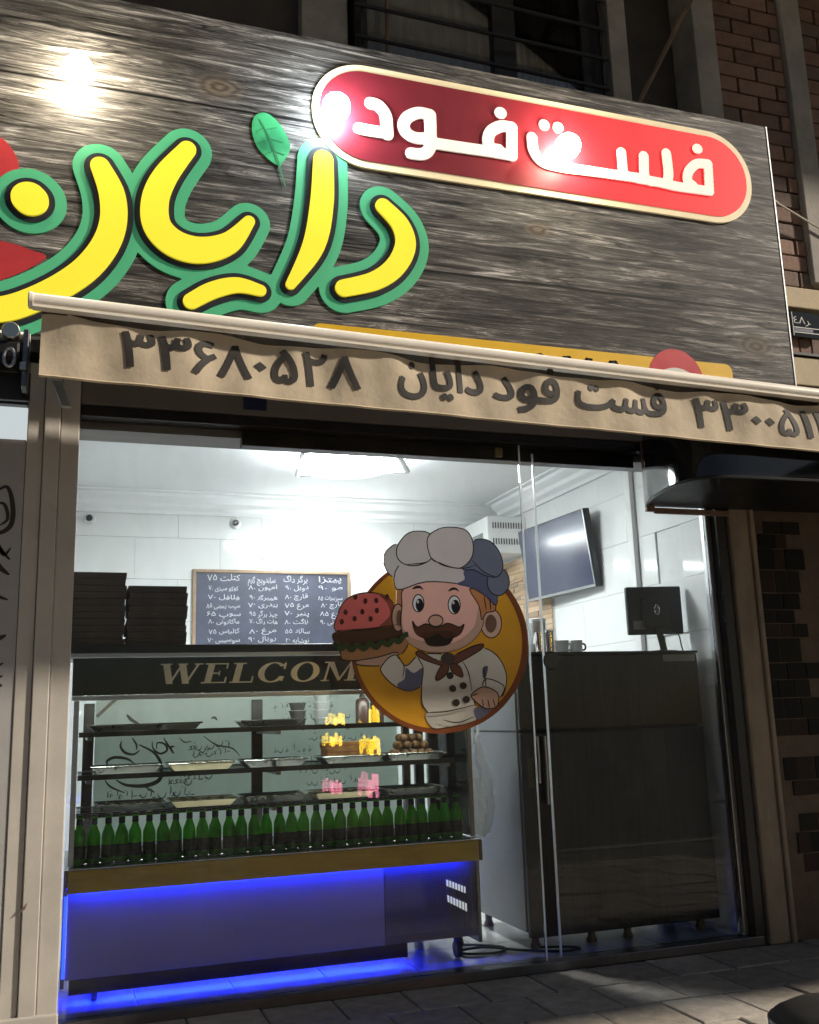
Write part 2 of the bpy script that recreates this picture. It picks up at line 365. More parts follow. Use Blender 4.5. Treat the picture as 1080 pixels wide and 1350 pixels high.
# union of strokes -> outline: distance field on a grid, contoured with marching squares
def blob(bm, strokes, grow, y0, y1, res=.0085):
    """strokes: list of [((x,z), r)...] in metres; flat face at y1 with side walls back to y0"""
    C = []
    for s in strokes:
        pts = [(p[0], p[1], r) for p, r in s]
        C += catmull(pts, 14) if len(pts) > 2 else [tuple(np.array(pts[0])*(1-t)+np.array(pts[-1])*t) for t in np.linspace(0, 1, 8)]
    C = np.array(C)
    R = C[:, 2].max()+grow+2*res
    x0, x1, z0, z1 = C[:, 0].min()-R, C[:, 0].max()+R, C[:, 1].min()-R, C[:, 1].max()+R
    X = np.arange(x0, x1, res); Z = np.arange(z0, z1, res)
    D = np.full((len(X), len(Z)), 9.0)
    for cx, cz, r in C:
        np.minimum(D, np.sqrt((X[:, None]-cx)**2+(Z[None, :]-cz)**2)-r-grow, out=D)
    vc = {}
    def V(k, x, z):
        if k not in vc: vc[k] = bm.verts.new((x, y1, z))
        return vc[k]
    inside = D < 0
    edge_count = {}
    for i in range(len(X)-1):
        for j in range(len(Z)-1):
            s4 = (inside[i, j], inside[i+1, j], inside[i+1, j+1], inside[i, j+1])
            if not any(s4): continue
            cs = ((i, j), (i+1, j), (i+1, j+1), (i, j+1)); ring = []
            for a in range(4):
                p, q = cs[a], cs[(a+1) % 4]
                if inside[p]: ring.append(V(p, X[p[0]], Z[p[1]]))
                if inside[p] != inside[q]:
                    key = (min(p, q), max(p, q)); t = D[p]/(D[p]-D[q])
                    ring.append(V(key, X[p[0]]+(X[q[0]]-X[p[0]])*t, Z[p[1]]+(Z[q[1]]-Z[p[1]])*t))
            if len(ring) > 2: bm.faces.new(ring)
    be = [e for e in bm.edges if len(e.link_faces) == 1]
    back = {}
    for e in be:
        for v in e.verts:
            if v not in back: back[v] = bm.verts.new((v.co.x, y0, v.co.z))
    for e in be:
        a, b = e.verts
        bm.faces.new((a, b, back[b], back[a]))
    bmesh.ops.recalc_face_normals(bm, faces=bm.faces[:])
    return bm
def polysdf(pts, X, Z):
    """signed distance to a closed outline on a grid, negative inside"""
    P = np.array(pts); Q = np.roll(P, -1, 0); gx, gz = X[:, None], Z[None, :]
    d = np.full((len(X), len(Z)), 9e9); ins = np.zeros((len(X), len(Z)), bool)
    for (ax, az), (bx_, bz) in zip(P, Q):
        ex, ez = bx_-ax, bz-az; L = ex*ex+ez*ez
        if L < 1e-14: continue
        t = np.clip(((gx-ax)*ex+(gz-az)*ez)/L, 0, 1)
        np.minimum(d, (gx-ax-t*ex)**2+(gz-az-t*ez)**2, out=d)
        if az != bz: ins ^= ((az > gz) != (bz > gz)) & (gx < ex*(gz-az)/ez+ax)
    d = np.sqrt(d); d[ins] *= -1
    return d
def contour(bm, D, X, Z, y):
    inside = D < 0; vc = {}
    def V(k, x, z):
        if k not in vc: vc[k] = bm.verts.new((x, y, z))
        return vc[k]
    cell = inside[:-1, :-1] | inside[1:, :-1] | inside[1:, 1:] | inside[:-1, 1:]
    for i, j in np.argwhere(cell):
        i = int(i); j = int(j); cs = ((i, j), (i+1, j), (i+1, j+1), (i, j+1)); ring = []
        for a in range(4):
            p, q = cs[a], cs[(a+1) % 4]
            if inside[p]: ring.append(V(p, X[p[0]], Z[p[1]]))
            if inside[p] != inside[q]:
                t = D[p]/(D[p]-D[q]); ring.append(V((min(p, q), max(p, q)), X[p[0]]+(X[q[0]]-X[p[0]])*t, Z[p[1]]+(Z[q[1]]-Z[p[1]])*t))
        if len(ring) > 2: bm.faces.new(ring)
    return bm
# lettering
_fc = bpy.data.curves.new('lettering', 'FONT'); _fc.resolution_u = 4; _fo = bpy.data.objects.new('lettering', _fc); COL.objects.link(_fo)
_gc = {}
def _mesh(body):
    _fc.body = body; _fc.dimensions = '2D'; _fc.fill_mode = 'NONE'
    bpy.context.view_layer.update()
    ev = _fo.evaluated_get(bpy.context.evaluated_depsgraph_get()); me = ev.to_mesh()
    V = [tuple(v.co[:2]) for v in me.vertices]; E = [tuple(e.vertices) for e in me.edges]; ev.to_mesh_clear()
    loops = []; start = 0                              # outline loops run in vertex order
    nxt = {a for a, b in E if b == a+1} | {b for a, b in E if a == b+1}
    for k in range(len(V)):
        if k not in nxt: loops.append(list(range(start, k+1))); start = k+1
    return V, [l for l in loops if len(l) > 2]
def _fill(V, loops):
    """triangles inside the outline, by winding number: overlapping contours stay solid"""
    vs_ = [Vector(p) for p in V]; ed = [(l[i], l[(i+1) % len(l)]) for l in loops for i in range(len(l))]
    ov, oe, of, *_ = delaunay_2d_cdt(vs_, ed, [], 0, 1e-6)
    P = np.array([[V[a][0], V[a][1], V[b][0], V[b][1]] for a, b in ed]); out = []
    for f in of:
        cx = sum(ov[i][0] for i in f)/len(f); cy = sum(ov[i][1] for i in f)/len(f)
        y0, y1 = P[:, 1], P[:, 3]; cr = (P[:, 2]-P[:, 0])*(cy-y0)-(cx-P[:, 0])*(y1-y0)
        wn = ((y0 <= cy) & (y1 > cy) & (cr > 0)).sum() - ((y0 > cy) & (y1 <= cy) & (cr < 0)).sum()
        if wn != 0: out.append(tuple(f))
    return [tuple(v) for v in ov], out
def glyph(ch, off=0.0):
    if ch not in _gc:
        V, L = _mesh(ch); v, f = _fill(V, L)
        a = max(p[0] for p in _mesh(ch+'H')[0]) - max(p[0] for p in _mesh('H')[0])
        _gc[ch] = (v, f, a)
    return _gc[ch]
SHAPES = {'ا': (0xFE8D, 0xFE8E), 'آ': (0xFE81, 0xFE82), 'ب': (0xFE8F, 0xFE90, 0xFE91, 0xFE92), 'پ': (0xFB56, 0xFB57, 0xFB58, 0xFB59), 'ت': (0xFE95, 0xFE96, 0xFE97, 0xFE98),
 'ج': (0xFE9D, 0xFE9E, 0xFE9F, 0xFEA0), 'چ': (0xFB7A, 0xFB7B, 0xFB7C, 0xFB7D), 'د': (0xFEA9, 0xFEAA), 'ر': (0xFEAD, 0xFEAE), 'ز': (0xFEAF, 0xFEB0),
 'س': (0xFEB1, 0xFEB2, 0xFEB3, 0xFEB4), 'ش': (0xFEB5, 0xFEB6, 0xFEB7, 0xFEB8), 'ف': (0xFED1, 0xFED2, 0xFED3, 0xFED4), 'ق': (0xFED5, 0xFED6, 0xFED7, 0xFED8), 'غ': (0xFECD, 0xFECE, 0xFECF, 0xFED0),
 'ک': (0xFB8E, 0xFB8F, 0xFB90, 0xFB91), 'گ': (0xFB92, 0xFB93, 0xFB94, 0xFB95), 'ل': (0xFEDD, 0xFEDE, 0xFEDF, 0xFEE0), 'م': (0xFEE1, 0xFEE2, 0xFEE3, 0xFEE4),
 'ن': (0xFEE5, 0xFEE6, 0xFEE7, 0xFEE8), 'و': (0xFEED, 0xFEEE), 'ه': (0xFEE9, 0xFEEA, 0xFEEB, 0xFEEC), 'ی': (0xFBFC, 0xFBFD, 0xFBFE, 0xFBFF), 'ـ': (0x640, 0x640, 0x640, 0x640)}
def shape(word):
    """joined letter forms in left-to-right drawing order"""
    out = []
    for i, c in enumerate(word):
        if c not in SHAPES: out.append(c); continue
        f = SHAPES[c]
        pj = i > 0 and word[i-1] in SHAPES and len(SHAPES[word[i-1]]) == 4
        nj = i+1 < len(word) and word[i+1] in SHAPES and len(f) == 4
        out.append(chr(f[(3 if pj else 2) if nj else (1 if pj else 0)]))
    return ''.join(reversed(out))
def drawtext(bm, s, fn, x0, x1, z0, h, off=.0, only=None):
    """s in drawing order, fitted to x0..x1, baseline z0, letter height unit h; fn(x,z,k)->point"""
    pen = 0.0; items = []
    for ch in s:
        if ch == ' ': pen += .28; continue
        v, f, a = glyph(ch, 0.0); items.append((pen, v, f)); pen += a
    xs = [p+q[0] for p, v, f in items for q in v]; lo, hi = min(xs), max(xs); sx = (x1-x0)/(hi-lo)
    for k, (p, v, f) in enumerate(items):
        if only is not None and k != only: continue
        V = [bm.verts.new(fn(x0+(p+q[0]-lo)*sx, z0+q[1]*h, k)) for q in v]
        for t in f:
            try: bm.faces.new([V[i] for i in t])
            except ValueError: pass
        if off > 0:                                  # bold: a stroke laid along the outline
            cnt = {}
            for t in f:
                for i in range(len(t)):
                    e = (min(t[i], t[(i+1) % len(t)]), max(t[i], t[(i+1) % len(t)])); cnt[e] = cnt.get(e, 0)+1
            for (a_, b_), c_ in cnt.items():
                if c_ != 1: continue
                (ax, ay), (bx_, by) = v[a_], v[b_]; dx, dy = bx_-ax, by-ay; L = math.hypot(dx, dy)
                if L < 1e-6: continue
                dx, dy = dx/L*off, dy/L*off
                q = [(ax-dx*.6+dy, ay-dy*.6-dx), (bx_+dx*.6+dy, by+dy*.6-dx), (bx_+dx*.6-dy, by+dy*.6+dx), (ax-dx*.6-dy, ay-dy*.6+dx)]
                bm.faces.new([bm.verts.new(fn(x0+(p+u-lo)*sx, z0+w_*h, k)) for u, w_ in q])
    return bm
BIG_noon = [((41,3413),40),((91,3297),53),((103,3177),55),((76,3063),55),((11,2952),55),((-80,2861),54),((-193,2782),53),((-295,2732),53),((-400,2720),49),((-512,2781),43),((-587,2899),34)]
BIG_noon_dot = [((-232,3224),69),((-223,3215),69)]
BIG_ya = [((401,3553),38),((313,3415),51),((271,3293),57),((280,3174),60),((354,3100),63),((466,3084),60),((586,3135),48),((672,3248),26)]
BIG_ya_dots = [((428,2845),35),((516,2904),38),((620,2941),35),((722,2928),26)]
BIG_alef = [((1012,3604),47),((1002,3382),54),((961,3171),50),((856,2972),23)]
BIG_dal = [((1295,3414),38),((1375,3333),45),((1398,3233),49),((1346,3121),48),((1246,3037),44),((1098,2983),40)]
LEAF = [(698,3779),(746,3807),(802,3775),(847,3706),(861,3643),(829,3573),(808,3551),(753,3583),(708,3636),(688,3708)]
LEAF_VEIN = [(719,3771),(763,3684),(808,3558),(839,3450)]
PEPPER = [(-525,2983),(-416,3024),(-306,3026),(-217,3005),(-155,2983),(-213,2926),(-296,2872),(-392,2832),(-502,2825),(-578,2886)]
TOMATO = [(-413,3504),(-343,3482),(-294,3422),(-276,3355),(-304,3276),(-365,3225),(-439,3234),(-498,3285),(-514,3370),(-479,3458)]
PILL = [(1125,4127),(3218,4152),(3156,3606),(1116,3618)]
PILL_TXT = [(1162,3751),(3149,3754),(1166,3958),(3184,4064)]
STRIP = [(975,2815),(3131,2798)]
HELMET = [(2662,2726),(2825,2869),(2973,2745)]
CHEF = {'rim':[(2046,1410),(2037,1345),(2016,1282),(1985,1223),(1944,1169),(1896,1122),(1840,1082),(1779,1051),(1714,1030),(1647,1018),(1580,1015),(1514,1022),(1450,1039),(1390,1064),(1335,1097),(1287,1138),(1246,1186),(1214,1238),(1190,1295),(1177,1355),(1173,1416),(1179,1478),(1195,1539),(1221,1597),(1257,1651),(1301,1700),(1353,1743),(1412,1778),(1475,1804),(1543,1821),(1613,1828),(1682,1824),(1751,1810),(1815,1786),(1875,1752),(1928,1709),(1972,1659),(2007,1602),(2032,1541),(2045,1476)],'disc':[(2014,1413),(2005,1351),(1986,1292),(1957,1236),(1919,1185),(1873,1140),(1821,1102),(1764,1073),(1703,1052),(1640,1041),(1576,1038),(1514,1045),(1454,1060),(1397,1084),(1346,1116),(1300,1155),(1262,1199),(1231,1249),(1209,1303),(1196,1360),(1192,1418),(1198,1477),(1214,1534),(1239,1590),(1272,1641),(1314,1687),(1363,1728),(1418,1761),(1478,1785),(1542,1801),(1607,1807),(1673,1804),(1737,1790),(1798,1767),(1853,1735),(1903,1695),(1945,1647),(1977,1594),(2000,1536),(2013,1475)],'bun':[(1109,1477),(1120,1554),(1153,1612),(1212,1642),(1285,1649),(1350,1631),(1387,1590),(1398,1535),(1392,1503),(1253,1485)],'bun_shade':[(1307,1646),(1352,1630),(1387,1590),(1398,1535),(1392,1503),(1309,1492),(1361,1546),(1351,1600)],'patty':[(1106,1471),(1247,1485),(1394,1508),(1423,1481),(1415,1438),(1245,1412),(1124,1413),(1099,1435)],'bun_low':[(1127,1406),(1245,1405),(1438,1447),(1439,1404),(1395,1364),(1277,1350),(1147,1347),(1129,1377)],'tray_hand':[(1200,1343),(1300,1359),(1385,1380),(1395,1358),(1355,1328),(1288,1320),(1210,1326)],'sleeve':[(1356,1359),(1392,1366),(1431,1318),(1492,1363),(1513,1309),(1506,1236),(1458,1209),(1408,1215),(1353,1248),(1312,1299),(1324,1328)],'sleeve_navy':[(1431,1310),(1467,1286),(1513,1309),(1509,1243),(1464,1209),(1410,1215),(1386,1237),(1423,1262)],'torso':[(1492,1365),(1585,1372),(1655,1361),(1750,1384),(1823,1394),(1887,1353),(1921,1285),(1920,1226),(1895,1172),(1854,1195),(1801,1196),(1758,1165),(1764,1119),(1765,1073),(1688,1051),(1618,1043),(1547,1043),(1531,1105),(1503,1150),(1504,1234),(1513,1309)],'torso_shade':[(1520,1109),(1644,1114),(1750,1138),(1766,1111),(1764,1073),(1688,1051),(1618,1043),(1547,1043)],'arm_line':[(1806,1305),(1833,1310),(1816,1255),(1804,1266)],'cuff':[(1822,1255),(1908,1221),(1888,1170),(1866,1182),(1801,1207)],'fist':[(1759,1197),(1802,1218),(1849,1206),(1878,1178),(1869,1130),(1832,1118),(1797,1126),(1763,1152),(1741,1178)],'sash':[(1756,1124),(1832,1118),(1807,1088),(1764,1073)],'scarf':[(1479,1373),(1504,1382),(1584,1342),(1655,1359),(1751,1401),(1812,1414),(1798,1387),(1701,1336),(1653,1318),(1600,1318),(1515,1347)],'knot':[(1669,1348),(1664,1334),(1651,1324),(1633,1320),(1616,1324),(1603,1334),(1599,1348),(1604,1362),(1618,1373),(1635,1376),(1653,1372),(1665,1362)],'tail_left':[(1606,1325),(1571,1263),(1586,1252),(1628,1283),(1636,1318)],'tail_right':[(1643,1318),(1658,1283),(1704,1263),(1695,1306),(1671,1324)],'button0':[(1659,1271),(1655,1262),(1646,1256),(1635,1256),(1627,1262),(1624,1272),(1628,1281),(1637,1287),(1648,1287),(1656,1281)],'button1':[(1669,1213),(1666,1203),(1657,1198),(1646,1198),(1637,1204),(1634,1214),(1638,1223),(1647,1229),(1658,1228),(1666,1222)],'button2':[(1722,1225),(1718,1215),(1709,1210),(1698,1210),(1689,1216),(1686,1225),(1690,1235),(1699,1240),(1710,1240),(1719,1234)],'button3':[(1684,1149),(1680,1140),(1671,1134),(1661,1135),(1652,1141),(1649,1150),(1653,1160),(1662,1165),(1673,1165),(1681,1159)],'button4':[(1734,1162),(1730,1153),(1721,1147),(1710,1147),(1702,1153),(1699,1163),(1703,1172),(1712,1178),(1722,1178),(1731,1172)],'ear_left':[(1427,1536),(1423,1509),(1415,1487),(1403,1475),(1390,1475),(1379,1487),(1372,1509),(1370,1535),(1373,1562),(1382,1584),(1394,1596),(1407,1596),(1418,1584),(1425,1562)],'ear_right':[(1910,1508),(1905,1483),(1892,1461),(1874,1447),(1854,1442),(1835,1447),(1818,1461),(1808,1483),(1806,1508),(1811,1534),(1823,1556),(1841,1570),(1861,1576),(1881,1571),(1897,1556),(1908,1534)],'ear_in':[(1885,1508),(1879,1487),(1868,1472),(1853,1466),(1839,1472),(1829,1487),(1826,1508),(1831,1530),(1843,1545),(1857,1551),(1872,1545),(1882,1530)],'ear_in2':[(1418,1533),(1414,1510),(1407,1496),(1399,1496),(1392,1510),(1390,1533),(1394,1556),(1401,1570),(1409,1570),(1416,1556)],'hair_left':[(1399,1668),(1434,1675),(1420,1612),(1408,1579),(1394,1590)],'face':[(1429,1667),(1419,1590),(1411,1503),(1432,1438),(1493,1393),(1579,1376),(1673,1386),(1752,1423),(1805,1481),(1821,1547),(1796,1626),(1764,1676),(1669,1701),(1539,1699)],'face_shade':[(1412,1525),(1438,1460),(1506,1429),(1587,1416),(1681,1426),(1767,1492),(1799,1592),(1821,1547),(1805,1481),(1752,1423),(1673,1386),(1579,1376),(1493,1393),(1432,1438)],'hair_right':[(1754,1670),(1824,1654),(1880,1609),(1878,1568),(1834,1559),(1810,1525),(1799,1592)],'band':[(1396,1664),(1409,1774),(1567,1813),(1733,1777),(1840,1739),(1895,1723),(1888,1596),(1823,1646),(1717,1690),(1539,1701)],'band_navy':[(1690,1692),(1732,1715),(1729,1754),(1794,1784),(1895,1729),(1888,1596),(1823,1646),(1764,1675)],'puff_navy_low':[(1960,1707),(1954,1681),(1940,1660),(1921,1645),(1899,1640),(1878,1645),(1860,1659),(1849,1680),(1846,1705),(1852,1731),(1865,1752),(1884,1767),(1906,1772),(1928,1768),(1945,1754),(1957,1732)],'puff_navy':[(1774,1889),(1837,1909),(1891,1884),(1925,1827),(1928,1764),(1895,1729),(1840,1734),(1780,1761),(1720,1769)],'puff_left':[(1411,1871),(1358,1848),(1336,1803),(1355,1742),(1400,1715),(1414,1771),(1449,1786)],'puff_mid':[(1405,1865),(1453,1923),(1512,1938),(1565,1926),(1586,1859),(1567,1808),(1507,1778),(1443,1779),(1403,1810)],'puff_big':[(1552,1903),(1608,1950),(1680,1962),(1753,1946),(1782,1887),(1771,1818),(1720,1771),(1672,1770),(1613,1789),(1567,1813)],'eye_l':[(1524,1601),(1521,1584),(1513,1571),(1502,1563),(1490,1563),(1479,1570),(1472,1584),(1470,1601),(1474,1618),(1482,1632),(1492,1640),(1504,1640),(1515,1632),(1522,1619)],'eye_r':[(1703,1595),(1699,1577),(1690,1562),(1678,1554),(1665,1554),(1653,1562),(1646,1576),(1643,1595),(1647,1613),(1656,1628),(1668,1636),(1681,1636),(1693,1628),(1701,1613)],'pupil_l':[(1521,1594),(1518,1579),(1511,1568),(1502,1564),(1492,1568),(1486,1579),(1484,1594),(1487,1608),(1494,1619),(1504,1623),(1513,1619),(1519,1609)],'pupil_r':[(1699,1588),(1696,1573),(1688,1561),(1677,1557),(1667,1561),(1661,1572),(1658,1588),(1662,1604),(1670,1615),(1680,1619),(1690,1615),(1697,1604)],'glint_l':[(1501,1608),(1499,1602),(1495,1600),(1491,1602),(1489,1608),(1491,1613),(1495,1616),(1499,1613)],'glint_r':[(1676,1605),(1674,1599),(1670,1597),(1665,1599),(1664,1605),(1666,1610),(1670,1612),(1674,1610)],'nose':[(1614,1522),(1610,1510),(1600,1501),(1586,1496),(1570,1496),(1557,1501),(1547,1510),(1544,1522),(1548,1533),(1558,1542),(1572,1547),(1588,1547),(1602,1542),(1611,1533)],'mouth':[(1517,1468),(1589,1476),(1665,1468),(1643,1415),(1580,1403),(1531,1414)],'moustache':[(1465,1519),(1488,1492),(1532,1507),(1584,1490),(1637,1510),(1693,1492),(1718,1505),(1694,1459),(1629,1437),(1585,1459),(1535,1441),(1482,1462)],'brow_l':[(1468,1665),(1486,1680),(1509,1681),(1524,1663),(1503,1670)],'brow_r':[(1644,1656),(1662,1674),(1686,1674),(1700,1656),(1677,1665)],'seed0':[(1161,1558),(1158,1549),(1151,1546),(1144,1549),(1141,1558),(1144,1567),(1151,1571),(1158,1567)],'seed1':[(1203,1530),(1199,1521),(1192,1517),(1185,1521),(1183,1530),(1186,1539),(1193,1543),(1200,1539)],'seed2':[(1239,1561),(1236,1552),(1228,1548),(1221,1552),(1219,1561),(1222,1570),(1229,1574),(1236,1570)],'seed3':[(1277,1529),(1274,1520),(1267,1516),(1260,1520),(1257,1529),(1260,1538),(1267,1542),(1274,1538)],'seed4':[(1307,1567),(1304,1557),(1297,1554),(1290,1557),(1287,1566),(1290,1576),(1298,1579),(1305,1576)],'seed5':[(1254,1609),(1251,1600),(1244,1596),(1237,1600),(1234,1609),(1237,1618),(1245,1622),(1252,1619)],'seed6':[(1305,1612),(1302,1603),(1295,1599),(1288,1603),(1285,1612),(1288,1621),(1295,1625),(1302,1621)],'seed7':[(1143,1516),(1140,1507),(1133,1503),(1126,1507),(1123,1516),(1126,1525),(1133,1529),(1140,1525)],'seed8':[(1207,1627),(1204,1618),(1197,1614),(1190,1618),(1187,1627),(1190,1636),(1197,1640),(1204,1636)],'seed9':[(1357,1629),(1353,1619),(1346,1615),(1339,1619),(1336,1628),(1339,1638),(1347,1642),(1354,1638)]}
LETTUCE = [(1094,1406),(1108,1421),(1126,1396),(1152,1412),(1177,1391),(1201,1412),(1232,1395),(1259,1418),(1290,1401),(1315,1426),(1346,1413),(1372,1436),(1397,1426),(1422,1453),(1443,1460)]
CHEF_LINES = {'coat_front':[(1701,1336),(1728,1284),(1742,1197)],'coat_hem':[(1517,1109),(1621,1113),(1756,1138)],'coat_fold':[(1596,1075),(1665,1061),(1748,1085)],'arm_in':[(1806,1305),(1810,1255),(1813,1207)],'finger1':[(1790,1162),(1797,1129)],'finger2':[(1818,1161),(1826,1122)],'finger3':[(1844,1163),(1854,1126)],'sleeve_cuff':[(1381,1364),(1417,1321),(1409,1263)],'hat_a':[(1567,1808),(1531,1788),(1443,1779)],'hat_b':[(1567,1813),(1625,1778),(1720,1766),(1794,1784)],'hat_c':[(1770,1806),(1829,1750),(1895,1726)],'smile':[(1469,1519),(1463,1508)],'hair_a':[(1823,1637),(1832,1570)],'hair_b':[(1853,1626),(1854,1570)],'thumb':[(1741,1178),(1771,1188)],'bun_line':[(1109,1477),(1253,1485),(1392,1503)]}
CALLIG = [([(271,1147),(297,1119),(335,1097)],10),([(314,910),(277,935),(219,944),(185,927),(191,906)],9),([(230,838),(272,813),(338,803),(396,809),(436,832),(445,886),(410,955),(333,1000)],13),([(177,840),(206,806),(273,774)],6),([(367,798),(413,769)],6),([(251,1020),(246,995),(268,965),(309,955),(338,974)],8),([(299,1035),(321,1000),(321,975)],6),([(396,1014),(401,980),(435,953),(468,969),(455,999),(421,1005),(418,975)],7),([(450,1029),(477,986),(503,951)],6),([(504,985),(485,981),(498,951)],7),([(644,1032),(710,985),(789,965),(829,924)],5),([(682,1116),(700,1120),(713,1106)],7),([(527,1026),(553,1004),(588,1007)],4)]
CALLIG_ROWS = [[(584,964),(710,972)],[(589,943),(789,944)],[(471,809),(625,820)],[(573,821),(702,833)],[(183,762),(431,749)],[(456,756),(617,755)],[(727,984),(789,976)]]
PILL_STROKES = [[((1247,3941),30),((1286,3935),30),((1318,3894),30),((1324,3838),30),((1325,3790),30)],[((1325,3797),30),((1255,3795),30),((1190,3796),30)],[((1546,3935),30),((1486,3934),30),((1429,3899),30),((1409,3854),30),((1424,3815),30),((1471,3797),30),((1536,3808),30)],[((1546,3935),30),((1545,3852),30),((1539,3762),30),((1503,3719),30),((1443,3711),30)],[((1535,3785),30),((1672,3787),30),((1848,3791),30)],[((1979,3946),30),((1920,3941),30),((1865,3904),30),((1846,3852),30),((1860,3812),30),((1902,3809),30)],[((1979,3946),30),((1970,3788),30)],[((1848,3791),30),((1970,3790),30)],[((1919,4015),30),((1924,4016),30)],[((2087,3909),28),((2093,3835),28),((2139,3781),28),((2238,3770),28),((2391,3775),28),((2706,3783),28)],[((2159,3992),28),((2161,3992),28)],[((2237,3992),28),((2240,3993),28)],[((2598,3915),27),((2598,3794),27)],[((2732,3916),27),((2727,3802),27),((2759,3775),27)],[((2872,3956),27),((2874,3839),27),((2858,3784),27)],[((2679,3779),27),((2814,3777),27),((2922,3771),27),((3117,3776),27)],[((3128,3935),27),((3056,3924),27),((3002,3873),27),((2989,3818),27),((3021,3791),27)],[((3128,3935),27),((3120,3776),27)],[((3069,4016),28),((3072,4016),28)]]

# ================================================================== the setting
GZ = -.03                                            # street level, a step below the shop floor
struct('ground', box(-60, 60, -60, .0, GZ-.5, GZ-.13), M['asphalt'])
pav = struct('pavement', box(-14, 14, -3.2, -.005, GZ-.4, GZ-.006), M['paving_bed'])
pm = []
for i in range(3):
    me = bpy.data.meshes.new('paving_stone'); b = box(-.1425, .1425, -.1425, .1425, -.05, 0, .006); b.to_mesh(me); b.free(); me.materials.append(M['paver'][i]); pm.append(me)
for j in range(9):
    for i in range(18):
        x = -.55 + i*.293 + (.146 if j % 2 else 0); y = -.17 - j*.293
        o = link('paving_stone', random.choice(pm), None, pav, (x, y, GZ+random.uniform(-.003, .003)))
        o.rotation_euler = (random.uniform(-.006, .006), random.uniform(-.006, .006), random.choice((0, math.pi/2, math.pi)))
struct('kerb', box(-14, 14, -3.36, -3.205, GZ-.4, GZ+.004, .012), M['concrete'])
fl = struct('shop_floor', box(-.12, 3.3, .075, 2.98, -.3, -.006), M['grout'])
me = bpy.data.meshes.new('floor_tile'); b = box(-.198, .198, -.198, .198, -.01, 0, .002); b.to_mesh(me); b.free(); me.materials.append(M['floor_tile'])
for i in range(8):
    for j in range(7): link('floor_tile', me, None, fl, (.1+i*.4, .276+j*.4, .0))
bw = struct('back_wall', box(-.2, 3.4, 2.872, 3.0, -.2, 2.82), M['grout'])
me = bpy.data.meshes.new('wall_tile'); b = box(-.2993, .2993, -.012, 0, -.1493, .1493, .0012); b.to_mesh(me); b.free(); me.materials.append(M['tile_wall'])
for r in range(9):
    for i in range(7):
        x = -.2 + .6*i + (.3 if r % 2 else 0)
        if x-.3 > 3.2: continue
        link('wall_tile', me, None, bw, (x, 2.872+random.uniform(-.0006, .0006), .15+.3*r))
rw = struct('side_wall_right', box(3.212, 3.34, .09, 2.872, -.2, 2.82), M['grout'])
me2 = bpy.data.meshes.new('wall_tile_side'); b = box(-.012, 0, -.2993, .2993, -.1493, .1493, .0012); b.to_mesh(me2); b.free(); me2.materials.append(M['tile_wall'])
for r in range(9):
    for i in range(6):
        y = .3 + .6*i - (.3 if r % 2 else 0)
        if y-.3 > 2.85: continue
        o = link('wall_tile', me2, None, rw, (3.212, y+.02, .15+.3*r))
        if y+.02-.3 < .09: o.scale = (1, .45, 1); o.location.y = .095+.135
struct('side_wall_left', box(-.24, -.12, .1, 2.872, -.2, 2.82), M['tile_wall'])
struct('ceiling', box(-.2, 3.3, .1, 2.95, 2.72, 2.82), M['ceiling'])
b = bmesh.new()                                       # stepped plaster crown on the back wall and the right wall
prof = [(0, 0), (0, -.15), (.018, -.15), (.022, -.125), (.05, -.10), (.055, -.07), (.10, -.035), (.105, -.015), (.15, -.012), (.15, 0)]
prism(b, [(2.858-u, 2.719+v) for u, v in prof], 'x', -.12, 3.198)
struct('crown_moulding', b, M['ceiling'])
b = bmesh.new(); prism(b, [(3.199-u, 2.718+v) for u, v in prof], 'y', .11, 2.71)
struct('crown_moulding_side', b, M['ceiling'])
b = box(3.165, 3.1985, .80, .86, 0, 2.57, .004); struct('wall_trim', b, M['white_plastic'])

# ------------------------------------------------------------------ the building above and beside the shop
bld = thing('building', 'dark brick and concrete building front above and beside the fast food shop', 'building', (1.6, .3, 0))
b = box(-4, 3.40, .26, .4, 2.75, 5.7); bx(b, 3.40, 9.6, .10, .4, 2.42, 5.7); obj('wall', b, M['dark_wall'], bld)
obj('lintel', box(-.235, 3.42, .075, .26, 2.36, 3.0), M['lintel'], bld)
obj('added_shade_slab', box(-4, 9.6, -1.15, .26, 5.72, 5.9, .01), M['concrete'], bld)  # unseen slab, added to throw shade on the upper facade
wn = obj('window', box(1.30, 2.80, .2, .255, 4.0, 5.6), M['black_matte'], bld)
b = bmesh.new()
for x0, x1 in ((1.30, 1.37), (2.10, 2.24), (2.66, 2.80)): bx(b, x0, x1, .13, .198, 4.0, 5.6, .004)
bx(b, 1.372, 2.098, .135, .197, 4.0, 4.06, .004); bx(b, 2.242, 2.658, .135, .197, 4.0, 4.06, .004)
obj('frame', b, M['black_metal'], wn)
for x0, x1 in ((1.372, 2.098), (2.242, 2.658)):
    b = bmesh.new(); n = 40; pv = None                # gathered striped curtain behind the pane
    for i in range(n+1):
        x = x0+(x1-x0)*i/n; y = .183+.008*math.sin(i*1.7)+.004*math.sin(i*.53)
        q = (b.verts.new((x, y, 4.07)), b.verts.new((x, y, 5.6)))
        if pv: b.faces.new((pv[0], q[0], q[1], pv[1]))
        pv = q
    obj('curtain', b, M['curtain'], wn, smooth=True)
    obj('pane', box(x0, x1, .156, .160, 4.062, 5.6), M['glass'], wn)
for z in (4.34, 4.545, 4.735, 4.93, 5.12, 5.31): obj('grille_bar', tube(bmesh.new(), [(1.28, .06, z+.02), (2.78, .06, z)], .011, 8), M['black_metal'], bld)
